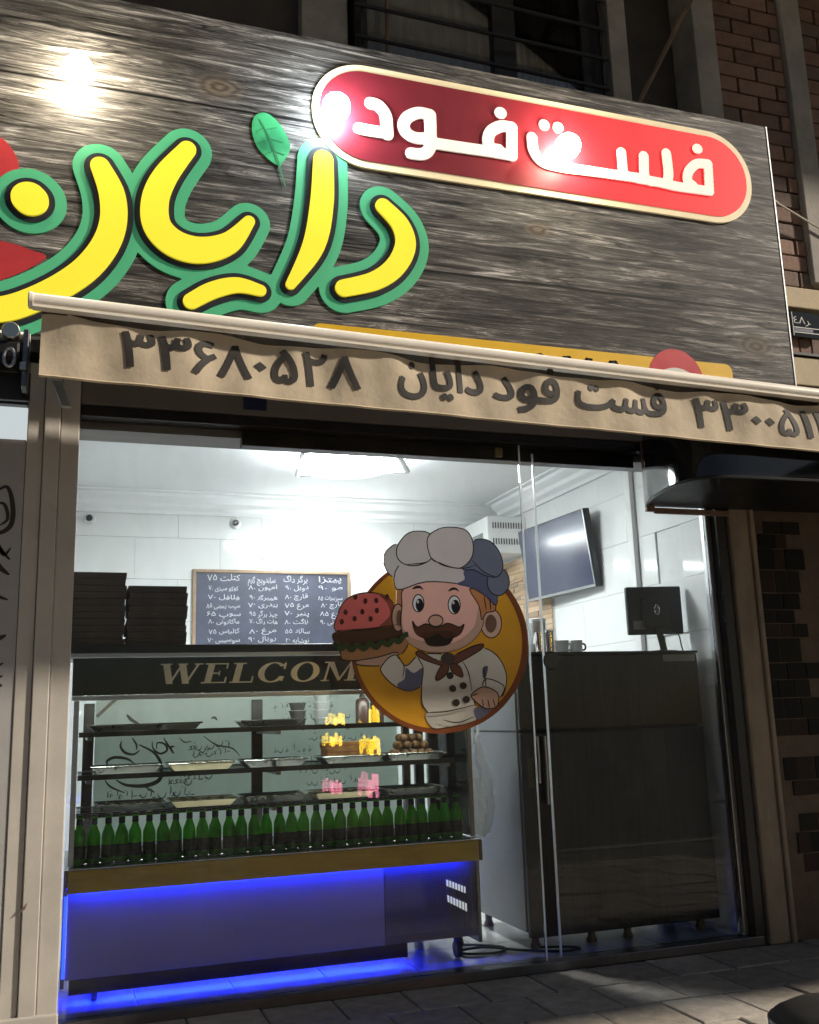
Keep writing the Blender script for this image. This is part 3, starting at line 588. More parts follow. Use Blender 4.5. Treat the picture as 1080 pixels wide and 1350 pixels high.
for x in (1.33, 1.45, 2.76): obj('grille_upright', tube(bmesh.new(), [(x, .075, 4.0), (x+(.03 if x == 1.45 else 0), .075, 5.6)], .012, 8), M['rust'] if x == 1.45 else M['black_metal'], bld)
for x0, x1, y0 in ((2.805, 2.925, .06), (3.37, 3.525, .03), (4.03, 4.17, .02), (1.02, 1.27, .16)): obj('column', box(x0, x1, y0, .255, 3.5 if x0 > 4 else 3.9, 5.7, .006), M['concrete'], bld)
bms = []
for i in range(4):
    me = bpy.data.meshes.new('brick'); b = box(-.134, .134, -.03, .03, -.046, .046, .005); b.to_mesh(me); b.free(); me.materials.append(M['brick_dark'][i]); bms.append(me)
hms = []
for i in range(4):
    me = bpy.data.meshes.new('brick_half'); b = box(-.063, .063, -.03, .03, -.046, .046, .005); b.to_mesh(me); b.free(); me.materials.append(M['brick_dark'][i]); hms.append(me)
obj('mortar', box(3.526, 4.028, .085, .099, 3.47, 5.7), M['mortar'], bld); obj('mortar', box(4.172, 4.8, .085, .099, 3.47, 5.7), M['mortar'], bld)
L0 = worldloc(bld)
for r in range(22):
    z = 3.52+r*.102
    for X0, X1 in ((3.53, 4.025), (4.175, 4.78)):
        x = X0 + (0 if r % 2 else -.142)
        while x < X1-.04:
            a, c = max(x, X0), min(x+.274, X1); wd = c-a
            if wd > .22: o = link('brick', random.choice(bms), None, bld)
            elif wd > .05: o = link('brick', random.choice(hms), None, bld)
            else: x += .284; continue
            k = wd/(.274 if wd > .22 else .132); o.scale = (min(k, 1.6), 1, 1)
            o.location = Vector(((a+c)/2, .083+random.uniform(-.004, .004), z)) - L0
            x += .284
obj('stone_band', box(3.42, 4.6, .035, .099, 3.335, 3.462, .006), M['stone_band'], bld)
obj('mortar', box(3.42, 4.6, .09, .099, 3.05, 3.33), M['mortar'], bld)
for i in range(9): o = link('brick', random.choice(hms), None, bld); o.location = Vector((3.85+i*.085, .08, 3.115)) - L0; o.scale = (.6, 1, 1.25)
obj('ledge', box(3.42, 4.6, .02, .099, 3.035, 3.055, .003), M['black_metal'], bld)
obj('stone_band', box(3.42, 4.6, .03, .099, 2.86, 3.03, .006), M['stone_band'], bld)
# the stone pier right of the shop door
pier = thing('stone_pier', 'dark brown stone pier with black mosaic stones right of the shop door', 'pier', (3.6, .05, GZ))
obj('jamb', box(3.215, 3.335, -.05, .12, GZ, 2.42, .01), M['travertine'], pier)
obj('edge_bead', box(3.336, 3.362, -.065, .05, GZ, 2.42, .008), M['travertine'], pier)
obj('wall', box(3.363, 5.2, -.03, .12, GZ, 2.42), M['brown_wall'], pier)
gm = []
for i in range(3):
    me = bpy.data.meshes.new('stone'); b = box(-.5, .5, -.012, .012, -.5, .5, .02)
    for v in b.verts: v.co.x *= 1
    b.to_mesh(me); b.free(); me.materials.append(M['granite'][i]); gm.append(me)
z = 2.05; P0 = worldloc(pier)
while z > .35:
    h = random.uniform(.07, .13); x = 3.40+.10*math.sin(z*3.1)*.5+random.uniform(-.02, .03); e = x+random.uniform(.16, .27)
    if random.random() < .14: z -= h; continue
    while x < e:
        wd = random.uniform(.07, .14)
        o = link('stone', random.choice(gm), None, pier); o.scale = (wd-.003, 1, h-.003); o.location = Vector((x+wd/2, -.022+random.uniform(-.003, .003), z-h/2)) - P0
        x += wd
    z -= h
# shop front: posts, header, track
sf = thing('glass_storefront', 'beige steel post, black header and floor track framing the glass shop front', 'shop front', (1.5, 0, 0))
obj('post', box(-.205, -.141, -.05, .06, GZ, 2.6, .004), M['post'], sf)
obj('shutter_guide', box(-.139, -.076, -.062, .06, GZ, 2.6, .004), M['post'], sf)
obj('post', box(-.074, .0, -.05, .06, GZ, 2.6, .004), M['post'], sf)
obj('base_plate', box(-.215, .004, -.075, -.0505, GZ, .055, .006), M['post'], sf)
b = bmesh.new(); poly(b, [(-.155, .415), (-.128, .43), (-.12, .455), (-.133, .44)], -.0635, .001); obj('rust_chip', b, M['rust'], sf)
obj('lintel_cover', box(.004, 3.2, -.035, .074, 2.442, 2.62), M['lintel'], sf)
obj('header', box(.004, 3.2, -.02, .074, 2.393, 2.44, .003), M['black_metal'], sf)
obj('door_gear', box(.70, 2.735, .055, .12, 2.322, 2.392, .003), M['black_metal'], sf)
obj('gear_end', box(.60, .70, .10, .20, 2.40, 2.46, .004), M['white_plastic'], sf)
obj('latch', box(1.945, 1.985, .035, .054, 2.335, 2.383, .004), M['brass'], sf)
obj('floor_track', box(.004, 3.2, -.03, .074, -.03, .012, .003), M['dark_steel'], sf)
obj('door_jamb', box(3.15, 3.205, -.03, .074, .012, 2.36, .003), M['black_metal'], sf)
obj('jamb_lining', box(3.12, 3.149, .02, .074, .012, 2.36, .003), M['steel'], sf)
g = obj('glass_panel', box(.004, 2.05, .0, .008, .013, 2.392), M['glass'], sf); obj('glass_edge', box(2.0505, 2.0585, -.001, .009, .013, 2.39), M['glass_edge'], g)
g = obj('glass_panel', box(2.15, 3.119, .036, .044, .013, 2.392), M['glass'], sf); obj('glass_edge', box(2.141, 2.149, .035, .045, .013, 2.36), M['glass_edge'], g)
b = bmesh.new(); lathe(b, [(.030, -.006), (.040, -.006), (.044, 0), (.040, .006), (.030, .006)], 2.178, .026, 1.335, 24, 'y'); obj('pull_handle', b, M['black_gloss'], sf, smooth=True)
tag(obj('name_plate', box(.69, .795, -.042, -.036, 2.462, 2.525, .003), M['enamel_blue']), 'small dark blue plate fixed to the lintel under the awning', 'plate')
# left neighbour
nb = thing('neighbouring_shop', 'pale shop wall with black line drawing beside the left post', 'shop front', (-1.1, .1, GZ))
obj('wall', box(-2.6, -.207, -.045, .16, GZ, 2.262), M['mural_wall'], nb)
obj('transom', box(-2.6, -.207, -.03, .06, 2.266, 2.405), M['transom'], nb)
obj('fascia', box(-2.6, -.207, -.055, .16, 2.41, 2.62, .004), M['black_metal'], nb)
mural = [[(-.32, 2.03), (-.27, 2.06), (-.245, 1.98), (-.25, 1.90), (-.30, 1.87), (-.33, 1.93)], [(-.33, 1.98), (-.28, 1.99), (-.262, 1.93), (-.29, 1.90)], [(-.33, 1.86), (-.28, 1.80), (-.245, 1.76)], [(-.34, 1.83), (-.29, 1.74), (-.245, 1.70)],
 [(-.33, 1.79), (-.30, 1.83), (-.27, 1.78), (-.245, 1.81)], [(-.34, 1.68), (-.29, 1.62), (-.245, 1.60)], [(-.33, 1.40), (-.28, 1.44), (-.245, 1.46)], [(-.33, 1.36), (-.30, 1.33), (-.25, 1.35)], [(-.33, 1.28), (-.25, 1.30)], [(-.33, 1.25), (-.25, 1.265)],
 [(-.33, 1.11), (-.27, 1.10), (-.262, 1.03), (-.29, 1.0), (-.31, .96), (-.335, .95)], [(-.30, 1.09), (-.285, 1.04), (-.262, 1.05)], [(-.33, .92), (-.29, .88), (-.265, .80), (-.262, .72)], [(-.33, .86), (-.29, .84), (-.275, .80)],
 [(-.33, .38), (-.28, .36), (-.25, .42)], [(-.33, .30), (-.28, .33), (-.25, .28), (-.245, .2)], [(-.33, .24), (-.27, .22), (-.25, .16)]]
for k, p in enumerate(mural): obj('drawn_line', ribbon(bmesh.new(), p, .014 if k % 3 else .02, -.0465, 6), M['ink'], nb)

for k in range(1, 7):                                # the drawing runs on over the whole wall
    for j, p in enumerate(mural[k % 3::2]):
        cx = sum(q[0] for q in p)/len(p); cz = sum(q[1] for q in p)/len(p); e = random.uniform(1.0, 1.9)
        obj('drawn_line', ribbon(bmesh.new(), [(cx-.22*k+(cx-q[0])*e*2.2, cz+(q[1]-cz)*e) for q in p], .015, -.0465-.0001*(j % 4), 6), M['ink'], nb)

# ================================================================== the big sign
sg = thing('shop_sign', 'wide sign board printed with weathered planks carrying yellow and red lettering', 'sign', (1.1, -.15, 2.6))
obj('board', box(-1.7, 3.552, -.26, -.12, 2.62, 4.247, .002), M['wood_print'], sg)
b = bmesh.new(); bx(b, 3.5525, 3.560, -.263, -.12, 2.62, 4.247); obj('edge_trim', b, M['steel'], sg)
def mm(v): return [((p[0]/1000, p[1]/1000), r/1000) for p, r in v]
LET = dict(noon=[BIG_noon, BIG_noon_dot], ya=[BIG_ya, BIG_ya_dots], alef=[BIG_alef], dal=[BIG_dal])
allstr = [mm(s) for v in LET.values() for s in v]
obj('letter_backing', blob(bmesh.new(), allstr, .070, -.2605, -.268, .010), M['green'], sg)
for k, v in LET.items():
    for s in v:
        lo = obj('letter_outline', blob(bmesh.new(), [mm(s)], .0245, -.2682, -.275), M['edge_black'], sg)
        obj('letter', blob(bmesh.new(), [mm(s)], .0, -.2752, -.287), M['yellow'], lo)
k3 = lambda L: [(p[0]/1000, p[1]/1000) for p in L]
lf = obj('leaf', poly(bmesh.new(), catmull(k3(LEAF), 5, True), -.2655, .004), M['leaf'], sg)
b = ribbon(bmesh.new(), k3(LEAF_VEIN), .012, -.2665, 6)
for a, c in (((.745, 3.72), (.80, 3.74)), ((.765, 3.68), (.83, 3.67)), ((.785, 3.62), (.835, 3.61)), ((.74, 3.73), (.705, 3.70)), ((.762, 3.67), (.71, 3.645)), ((.782, 3.62), (.745, 3.595))): ribbon(b, [a, c], .006, -.2666, 0)
obj('leaf_vein', b, M['vein'], lf)
obj('pepper', poly(bmesh.new(), catmull(k3(PEPPER), 5, True), -.2645, .004), M['red_print'], sg)
obj('tomato', poly(bmesh.new(), catmull(k3(TOMATO), 5, True), -.2645, .004), M['red_print'], sg)
def rrect(x0, x1, z0, z1, r, n=10):
    P = []
    for cx, cz, a in ((x1-r, z1-r, 0), (x0+r, z1-r, 90), (x0+r, z0+r, 180), (x1-r, z0+r, 270)):
        P += [(cx+r*math.cos(math.radians(a+90*i/n)), cz+r*math.sin(math.radians(a+90*i/n))) for i in range(n+1)]
    return P
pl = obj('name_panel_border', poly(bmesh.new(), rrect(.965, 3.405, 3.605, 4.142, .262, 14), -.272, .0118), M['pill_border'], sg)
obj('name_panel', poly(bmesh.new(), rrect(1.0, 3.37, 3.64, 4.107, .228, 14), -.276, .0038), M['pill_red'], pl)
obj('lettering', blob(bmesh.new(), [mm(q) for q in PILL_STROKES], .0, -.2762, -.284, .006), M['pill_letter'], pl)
st = obj('phone_strip', poly(bmesh.new(), rrect(.955, 3.16, 2.64, 2.812, .04), -.2645, .004), M['strip_yellow'], sg)
for q in range(8): obj('numeral', drawtext(bmesh.new(), '۳۳۶۸۰۵۲۸', lambda x, z, k: (x, -.2652, z), 1.08, 2.56, 2.655, .17, .02, q), M['ink'], st)
hl = obj('helmet_emblem', poly(bmesh.new(), [(2.82+.16*math.cos(math.radians(a)), 2.70+.165*math.sin(math.radians(a))) for a in range(-20, 201, 10)], -.2665, .006), M['helmet'], sg)
obj('helmet_visor', poly(bmesh.new(), catmull([(2.70, 2.70), (2.74, 2.745), (2.82, 2.765), (2.90, 2.745), (2.945, 2.70)], 5), -.2672), M['paper'], hl)
# lamps in front of the sign
for k, (x, z, mt, lab) in enumerate(((-.062, 3.80, 'bulb_warm', 'glowing warm white spotlight at the top left of the wooden sign'), (1.06, 3.84, 'bulb_cool', 'glowing cool white spotlight over the left end of the red name panel'), (2.245, 3.845, 'bulb_warm', 'glowing spotlight in the middle of the red name panel'))):
    t = thing('spotlight', lab, 'spotlight', (x, -.28, z), 'spotlights on the sign')
    b = bmesh.new(); lathe(b, [(.022, -.288), (.022, -.30), (.010, -.302), (.010, -.31)], x, 0, z, 18, 'y'); obj('holder', b, M['black_metal'], t, smooth=True)
    b = bmesh.new(); lathe(b, [(.064*math.sin(a), -.352+.064*-math.cos(a)) for a in np.linspace(.15, 2.8, 13)], x, 0, z, 20, 'y'); obj('bulb', b, M[mt], t, smooth=True)

# ================================================================== awning
aw = thing('awning', 'rolled tan canvas awning with cream front rail and printed valance', 'awning', (1.6, -.5, 2.3))
XA, XB = -.172, 4.3
railz = lambda x: 2.572-.0240*(x+.172)
vtop = lambda x: railz(x)-.040-.012*abs(math.sin(x*5.3+.6))-.006*math.sin(x*11)
vbot = lambda x: 2.303-.0240*(x+.14)
def vy(x, z):
    t = (2.55-z)/.3
    k = 1-.75*min(max(t, 0), 1)
    return -.755+k*(.011*math.sin(x*7.3+z*9)+.008*math.sin(x*17+1.3-z*14)+.005*math.sin(x*31+z*5))+.004*math.sin(x*2.1)*t
rail = tube(bmesh.new(), [(XA, -.77, railz(XA)), (1.0, -.77, railz(1.0)), (2.5, -.77, railz(2.5)), (XB, -.77, railz(XB))], .027, 16)
ro = obj('front_rail', rail, M['cream_alu'], aw, smooth=True)
b = bmesh.new(); lathe(b, [(.024, XA-.016), (.031, XA-.012), (.031, XA)], 0, -.77, railz(XA), 16, 'x'); obj('end_cap', b, M['cream_alu'], ro, smooth=True)
b = bmesh.new(); prism(b, [(-.792, -.030), (-.752, -.030), (-.752, -.022), (-.792, -.022)], 'x', XA, XB)
for v in b.verts: v.co.z += railz(v.co.x)
obj('keder_channel', b, M['cream_alu'], ro)
b = bmesh.new(); nx, nz = 300, 12; G = []
for i in range(nx+1):
    x = -.142+(XB+.142)*i/nx; a, c = vtop(x), vbot(x)
    G.append([b.verts.new((x, vy(x, a+(c-a)*j/nz), a+(c-a)*j/nz)) for j in range(nz+1)])
for i in range(nx):
    for j in range(nz): b.faces.new((G[i][j], G[i+1][j], G[i+1][j+1], G[i][j+1]))
bmesh.ops.recalc_face_normals(b, faces=b.faces[:])
r = bmesh.ops.extrude_face_region(b, geom=b.faces[:]); bmesh.ops.translate(b, verts=[e for e in r['geom'] if isinstance(e, bmesh.types.BMVert)], vec=(0, .003, 0))
va = obj('valance', b, M['canvas'], aw, smooth=True)
b = bmesh.new(); N = 220; pv = None
for i in range(N+1):
    x = -.142+(XB+.142)*i/N; z = vbot(x); y = vy(x, z)
    ring = [b.verts.new((x, y+.004*math.cos(a), z+.006*math.sin(a))) for a in (0, 1.57, 3.14, 4.71)]
    if pv:
        for j in range(4): b.faces.new((pv[j], pv[(j+1) % 4], ring[(j+1) % 4], ring[j]))
    pv = ring
obj('hem', b, mat('hem_tape', (.55, .45, .31), .8), va)
def onval(x, z, k): return (x, vy(x, z)-.0055-.0004*(k % 3), z)
DX = -.024
for s, x0, x1, zb, h, of in (('۳۳۶۸۰۵۲۸', .135, 1.022, 2.352, .185, .020), (shape('دایان'), 1.185, 1.545, 2.368, .205, .022), (shape('فود'), 1.595, 1.885, 2.350, .205, .022), (shape('فست'), 1.965, 2.405, 2.336, .205, .022), ('۳۳۰۰۵۱۱۸', 2.545, 3.40, 2.288, .185, .020)):
  for only in (range(len(s)) if s[0] == '۳' else (None,)):
      b = drawtext(bmesh.new(), s, lambda x, z, k: (x, -.0004*(k % 3), z-.022*(x-(x0+x1)/2)), x0, x1, zb, h, of, only)
      bmesh.ops.triangulate(b, faces=b.faces[:])
      for axis, lo, hi, stp in ((0, x0, x1, .015), (2, 2.2, 2.6, .02)):     # cut so that the print follows the folds
          c = lo
          while c < hi:
              co = [0, 0, 0]; no = [0, 0, 0]; co[axis] = c; no[axis] = 1
              bmesh.ops.bisect_plane(b, geom=b.verts[:]+b.edges[:]+b.faces[:], plane_co=co, plane_no=no, dist=1e-6); c += stp
      for v in b.verts: v.co.y = vy(v.co.x, v.co.z)-.003+v.co.y
      obj('numeral' if s[0] == '۳' else 'word', b, M['ink'], va)
b = bmesh.new(); pv = None
for i in range(41):
    x = -.142+(XB+.142)*i/40
    q = (b.verts.new((x, -.755, railz(x)-.03)), b.verts.new((x, -.30, railz(x)+.005)))
    if pv: b.faces.new((pv[0], q[0], q[1], pv[1]))
    pv = q
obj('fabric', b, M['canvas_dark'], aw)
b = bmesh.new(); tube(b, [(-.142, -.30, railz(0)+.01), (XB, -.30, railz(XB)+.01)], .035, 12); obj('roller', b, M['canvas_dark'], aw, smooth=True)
for x0, x1 in ((-.12, .9), (3.2, 4.2)):
    b = bmesh.new(); tube(b, [(x0, -.30, railz(x0)-.04), ((x0+x1)/2, -.52, railz(x0)-.045), (x0+.06, -.74, railz(x0)-.04)], .018, 10); obj('folding_arm', b, M['cream_alu'], aw, smooth=True)
b = bmesh.new(); prism(b, [(-.11, 2.44), (-.075, 2.44), (-.035, 2.34), (-.07, 2.34)], 'y', -.30, -.27); obj('arm_bracket', b, M['steel'], aw)
# crank gear at the left end of the awning
gr = thing('awning_gear', 'worn metal crank gear with ring at the left end of the awning', 'awning gear', (-.3, -.35, 2.33))
obj('bracket', box(-.218, -.196, -.42, -.262, 2.37, 2.60, .004), M['dark_steel'], gr)
obj('gear_box', box(-.38, -.225, -.42, -.30, 2.47, 2.55, .012), M['black_metal'], gr)
obj('mount_plate', box(-.42, -.19, -.29, -.262, 2.355, 2.47, .004), M['black_metal'], gr)
b = bmesh.new(); lathe(b, [(.030, -.44), (.034, -.435), (.034, -.40), (.030, -.395)], -.262, 0, 2.585, 10, 'y'); obj('cap', b, M['steel'], gr)
b = bmesh.new(); lathe(b, [(.017, -.36), (.020, -.355), (.020, -.20), (.017, -.195)], 0, -.36, 2.588, 12, 'x'); obj('axle', b, M['cream_alu'], gr, smooth=True)
b = bmesh.new(); tube(b, [(-.262+.019*math.cos(a), -.435, 2.475+.036*math.sin(a)) for a in np.linspace(0, 6.28, 18)], .0065, 8); obj('crank_ring', b, M['steel'], gr, smooth=True)
obj('lug', box(-.225, -.2, -.44, -.421, 2.43, 2.46, .004), M['steel'], gr)

# ================================================================== canopy of the right neighbour
cp = thing('door_canopy', 'glossy black canopy with rounded corner over the right end of the glass door', 'canopy', (3.3, -.3, 2.06))
plan = [(2.735, -.032), (2.69, -.12), (2.645, -.25), (2.612, -.40), (2.605, -.50), (2.625, -.585), (2.68, -.645), (2.78, -.675), (2.95, -.685), (3.3, -.69), (3.95, -.69), (3.95, -.066)]
b = bmesh.new(); pp = catmull(plan[:10], 5)+plan[10:]
A = [b.verts.new((x, y, 2.10)) for x, y in pp]; B = [b.verts.new((x, y, 2.43)) for x, y in pp]
for i in range(len(pp)-1): b.faces.new((A[i], A[i+1], B[i+1], B[i]))
obj('fascia', b, M['black_gloss'], cp, smooth=True)
b = bmesh.new(); A = [b.verts.new((x, y, 2.099)) for x, y in pp]; c0 = b.verts.new((3.2, -.05, 2.062)); c1 = b.verts.new((3.95, -.05, 2.062)); c2 = b.verts.new((2.735, -.05, 2.085))
ins = pp
for t in tessellate_polygon([[Vector((x, y, 0)) for x, y in ins]]): b.faces.new([A[i] for i in t])
obj('underside', b, mat('canopy_underside', (.012, .012, .013), .45, var=.2, spec=.2), cp)
b = bmesh.new()
tube(b, [(x, y-.004, 2.10) for x, y in pp], .008, 6); obj('lip', b, M['black_plastic'], cp, smooth=True)
obj('top', prism(bmesh.new(), plan, 'z', 2.431, 2.44), M['black_plastic'], cp)
obj('frame', box(2.722, 2.768, -.06, -.036, 2.07, 2.44, .003), M['brown_frame'], cp)
obj('frame', box(2.7685, 3.21, -.06, -.036, 2.062, 2.09, .003), M['brown_frame'], cp)
# unseen awning, added past the picture's right edge to shade pavement and pier
na = thing('added_shade_awning', 'unseen dark green awning added to shade the pavement and pier, past the right edge', 'awning', (6.5, -1.2, 2.42))
b = bmesh.new(); prism(b, [(-.05, 2.52), (-2.36, 2.42), (-2.36, 2.40), (-.05, 2.50)], 'x', 3.98, 9.5); obj('fabric', b, mat('green_canvas', (.03, .07, .05), .85), na)
obj('valance', box(3.98, 9.5, -2.368, -2.362, 2.22, 2.418), mat('green_valance', (.03, .07, .05), .85), na)
for x in (4.4, 9.1): obj('arm', tube(bmesh.new(), [(x, -.03, 2.3), (x, -1.3, 2.36), (x, -2.3, 2.40)], .02, 8), M['steel'], na)
# small things on the facade
pq = thing('house_number_plate', 'black house number plate with white numerals on the brick wall', 'number plate', (3.92, .05, 3.14))
obj('plate', box(3.815, 4.02, .012, .034, 3.142, 3.30, .004), M['black_gloss'], pq)
for q in range(3): obj('numeral', drawtext(bmesh.new(), '٤٨'+chr(0xFEAE), lambda x, z, k: (x, .0105, z), 3.835, 3.955, 3.225, .062, .012, q), M['paper'], pq)
b = bmesh.new(); bx(b, 3.828, 4.01, .0105, .0118, 3.198, 3.203); bx(b, 3.828, 4.01, .0105, .0118, 3.168, 3.173); bx(b, 3.826, 3.830, .0105, .0118, 3.15, 3.292); obj('border_line', b, M['paper'], pq)
obj('blue_band', box(3.832, 3.965, .0108, .0118, 3.176, 3.195), M['enamel_blue'], pq)
tag(obj('wire', tube(bmesh.new(), [(3.56, -.13, 3.97), (3.80, -.02, 3.945), (4.05, .0, 3.86), (4.6, .0, 3.64)], .006, 6), M['white_cable']), 'pale cable running from the sign edge across the brick wall', 'cable')
tag(obj('pole', tube(bmesh.new(), [(3.47, -.02, 5.45), (2.87, -.02, 4.36)], [.017, .013], 10), M['rust'], smooth=True), 'thin rusty pole leaning behind the top of the sign', 'pole')

# ================================================================== chef sticker on the glass
ck = thing('window_sticker', 'round orange sticker of a chef with moustache holding a burger on the glass', 'sticker', (1.6, -.006, 1.02))
CC = dict(rim=(.20, .055, .018), disc=(.62, .30, .02), bun=(.62, .13, .12), bun_shade=(.24, .06, .04), patty=(.06, .025, .014), bun_low=(.36, .17, .08), tray_hand=(.50, .31, .24), sleeve=(.62, .58, .52), sleeve_navy=(.10, .11, .19), torso=(.60, .56, .50), torso_shade=(.46, .43, .38),
  arm_line=(.10, .11, .16), cuff=(.58, .54, .49), fist=(.52, .32, .24), sash=(.12, .12, .19), scarf=(.14, .05, .035), knot=(.06, .04, .04), tail_left=(.13, .045, .03), tail_right=(.13, .045, .03), ear_left=(.46, .28, .21), ear_right=(.62, .40, .32), ear_in=(.30, .17, .13), ear_in2=(.26, .15, .11),
  hair_left=(.46, .19, .07), face=(.80, .44, .37), face_shade=(.52, .33, .25), hair_right=(.52, .21, .08), band=(.62, .56, .55), band_navy=(.10, .11, .20), puff_navy_low=(.16, .18, .25), puff_navy=(.16, .18, .25), puff_left=(.58, .54, .53), puff_mid=(.62, .57, .55), puff_big=(.66, .58, .57),
  eye_l=(.75, .76, .78), eye_r=(.75, .76, .78), pupil_l=(.015, .018, .035), pupil_r=(.015, .018, .035), glint_l=(.8, .8, .8), glint_r=(.8, .8, .8), nose=(.56, .32, .25), mouth=(.018, .010, .010), moustache=(.10, .035, .018), brow_l=(.02, .014, .012), brow_r=(.02, .014, .012))
_cm = {}
def stick(c):
    if c not in _cm: _cm[c] = transl('sticker_ink_%d' % len(_cm), c, .16, .3, .03)
    return _cm[c]
lineb = (.02, .017, .015)
lay = 0
OUTL = {'bun', 'patty', 'bun_low', 'sleeve', 'torso', 'fist', 'scarf', 'ear_left', 'ear_right', 'face', 'hair_right', 'band', 'puff_navy_low', 'puff_navy', 'puff_left', 'puff_mid', 'puff_big', 'tray_hand', 'tail_left', 'tail_right', 'cuff', 'moustache', 'eye_l', 'eye_r', 'nose'}
SMOOTHY = {'bun', 'puff_big', 'puff_mid', 'puff_left', 'puff_navy', 'puff_navy_low', 'face', 'torso', 'sleeve', 'fist', 'moustache', 'patty', 'bun_low', 'bun_shade', 'face_shade', 'band', 'mouth', 'scarf', 'tray_hand'}
order = ['rim', 'disc', 'patty', 'bun', 'bun_shade', 'bun_low', 'tray_hand', 'sleeve', 'sleeve_navy', 'torso', 'torso_shade', 'arm_line', 'cuff', 'sash', 'fist', 'scarf', 'tail_left', 'tail_right', 'knot'] + ['button%d' % i for i in range(5)] + ['hair_left', 'ear_left', 'ear_in2', 'ear_right', 'ear_in', 'face', 'face_shade', 'hair_right', 'puff_left', 'band', 'band_navy', 'puff_navy_low', 'puff_navy', 'puff_mid', 'puff_big', 'eye_l', 'eye_r', 'pupil_l', 'pupil_r', 'glint_l', 'glint_r', 'mouth', 'moustache', 'nose', 'brow_l', 'brow_r'] + ['seed%d' % i for i in range(10)]
PN = dict(rim='disc_rim', disc='disc', puff_left='hat_puff', puff_mid='hat_puff', puff_big='hat_puff', puff_navy='hat_puff', puff_navy_low='hat_puff', band='hat_band', band_navy='hat_band_shade', eye_l='eye', eye_r='eye', pupil_l='pupil', pupil_r='pupil', glint_l='eye_glint', glint_r='eye_glint', brow_l='eyebrow', brow_r='eyebrow', tail_left='scarf_end', tail_right='scarf_end', ear_left='ear', ear_right='ear', ear_in='ear_inside', ear_in2='ear_inside', hair_left='hair', hair_right='hair', bun_low='lower_bun', arm_line='arm_fold', tray_hand='hand', sash='sash')
FLAT = {'seed', 'butt', 'pupi', 'glin', 'brow', 'mout', 'arm_', 'ear_'}
RES = .0028; pc = {}
SX = np.arange(1.07, 2.10, RES); SZ = np.arange(.98, 2.02, RES); above = np.full((len(SX), len(SZ)), 9.0); vis = {}
for kname in order:
    pts = k3(CHEF[kname]); pc[kname] = catmull(pts, 4, True) if (kname in SMOOTHY or len(pts) >= 12) else catmull(pts, 3, True)
for kname in reversed(order):                        # the print is one film: each colour only where nothing lies on top of it
    if kname[:4] in FLAT and kname not in ('ear_left', 'ear_right'): continue
    P = np.array(pc[kname]); i0, i1 = np.searchsorted(SX, (P[:, 0].min()-.012, P[:, 0].max()+.012)); j0, j1 = np.searchsorted(SZ, (P[:, 1].min()-.012, P[:, 1].max()+.012))
    D = polysdf(pc[kname], SX[i0:i1], SZ[j0:j1]); A = above[i0:i1, j0:j1]
    vis[kname] = (np.maximum(D, -A-.0009), SX[i0:i1], SZ[j0:j1]); np.minimum(A, D, out=A)
for kname in order:
    P = pc[kname]; c = CC.get(kname, (.03, .025, .022)); y = -.0040-lay*.00014; lay += 1
    base = 'button' if kname.startswith('button') else 'sesame_seed' if kname.startswith('seed') else PN.get(kname, kname)
    m = stick(c if not kname.startswith('seed') else (.10, .035, .018))
    if kname in vis and (vis[kname][0] < 0).any(): o = obj(base, contour(bmesh.new(), *vis[kname], y), m, ck)
    else: o = obj(base, poly(bmesh.new(), P, y), m, ck)
    if kname in OUTL:
        dk = np.array(P+[P[0]]); lay += 1
        # ink only the visible stretch of each outline
        run = []; later = order[order.index(kname)+1:]
        cover = [q for q in later if q in vis and q not in ('face_shade', 'bun_shade', 'torso_shade', 'sleeve_navy', 'band_navy', 'ear_in', 'ear_in2')]
        def hidden(p):
            for q in cover:
                R_ = pc[q]; ins = False
                for (ax, az), (bx_, bz) in zip(R_, R_[1:]+R_[:1]):
                    if (az > p[1]) != (bz > p[1]) and p[0] < (bx_-ax)*(p[1]-az)/(bz-az)+ax: ins = not ins
                if ins: return True
            return False
        for p in [tuple(v) for v in dk]:
            if hidden(p):
                if len(run) > 1: obj('ink_line', ribbon(bmesh.new(), run, .0052, -.0040-lay*.00014, 0, False), stick(lineb), o)
                run = []
            else: run.append(p)
        if len(run) > 1: obj('ink_line', ribbon(bmesh.new(), run, .0052, -.0040-lay*.00014, 0, False), stick(lineb), o)
        lay += 1
y = -.0040-lay*.00014-.0002
obj('lettuce', ribbon(bmesh.new(), k3(LETTUCE), .024, y, 5, False), stick((.045, .085, .03)), ck)
for p in CHEF_LINES.values(): obj('ink_line', ribbon(bmesh.new(), k3(p), .0055, y-.0003, 5), stick(lineb), ck)

# ================================================================== refrigerated display counter
ct = thing('display_counter', 'black and gold refrigerated display counter with blue light strip and welcome lettering', 'display counter', (.94, .55, 0))
CX0, CX1, CY0, CY1 = .02, 1.84, .22, .92
obj('front_panel', box(CX0+.004, 1.372, CY0, CY0+.02, .10, .428, .003), mat('front_panel_steel', (.30, .30, .32), .42, .2, var=.06, scale=2), ct)
obj('toe_kick', box(CX0+.02, CX1-.36, CY0+.012, CY0+.032, .040, .0975, .002), M['black_metal'], ct)
obj('end_panel', box(CX1-.018, CX1, CY0, CY1, .07, .52, .003), M['dark_steel'], ct)
obj('end_panel', box(CX0-.014, CX0+.002, CY0, CY1, .07, .52, .003), M['dark_steel'], ct)
vg = obj('vent_grille', box(1.374, CX1-.0185, CY0+.006, CY0+.02, .10, .428), mat('grille_paint', (.13, .13, .145), .45, .2, var=.06), ct)
b = bmesh.new(); x = 1.38
while x < 1.80: bx(b, x, x+.005, CY0, CY0+.005, .135, .40); x += .0125
z = .14
while z < .40: bx(b, 1.38, 1.80, CY0+.001, CY0+.0045, z, z+.0045); z += .0125
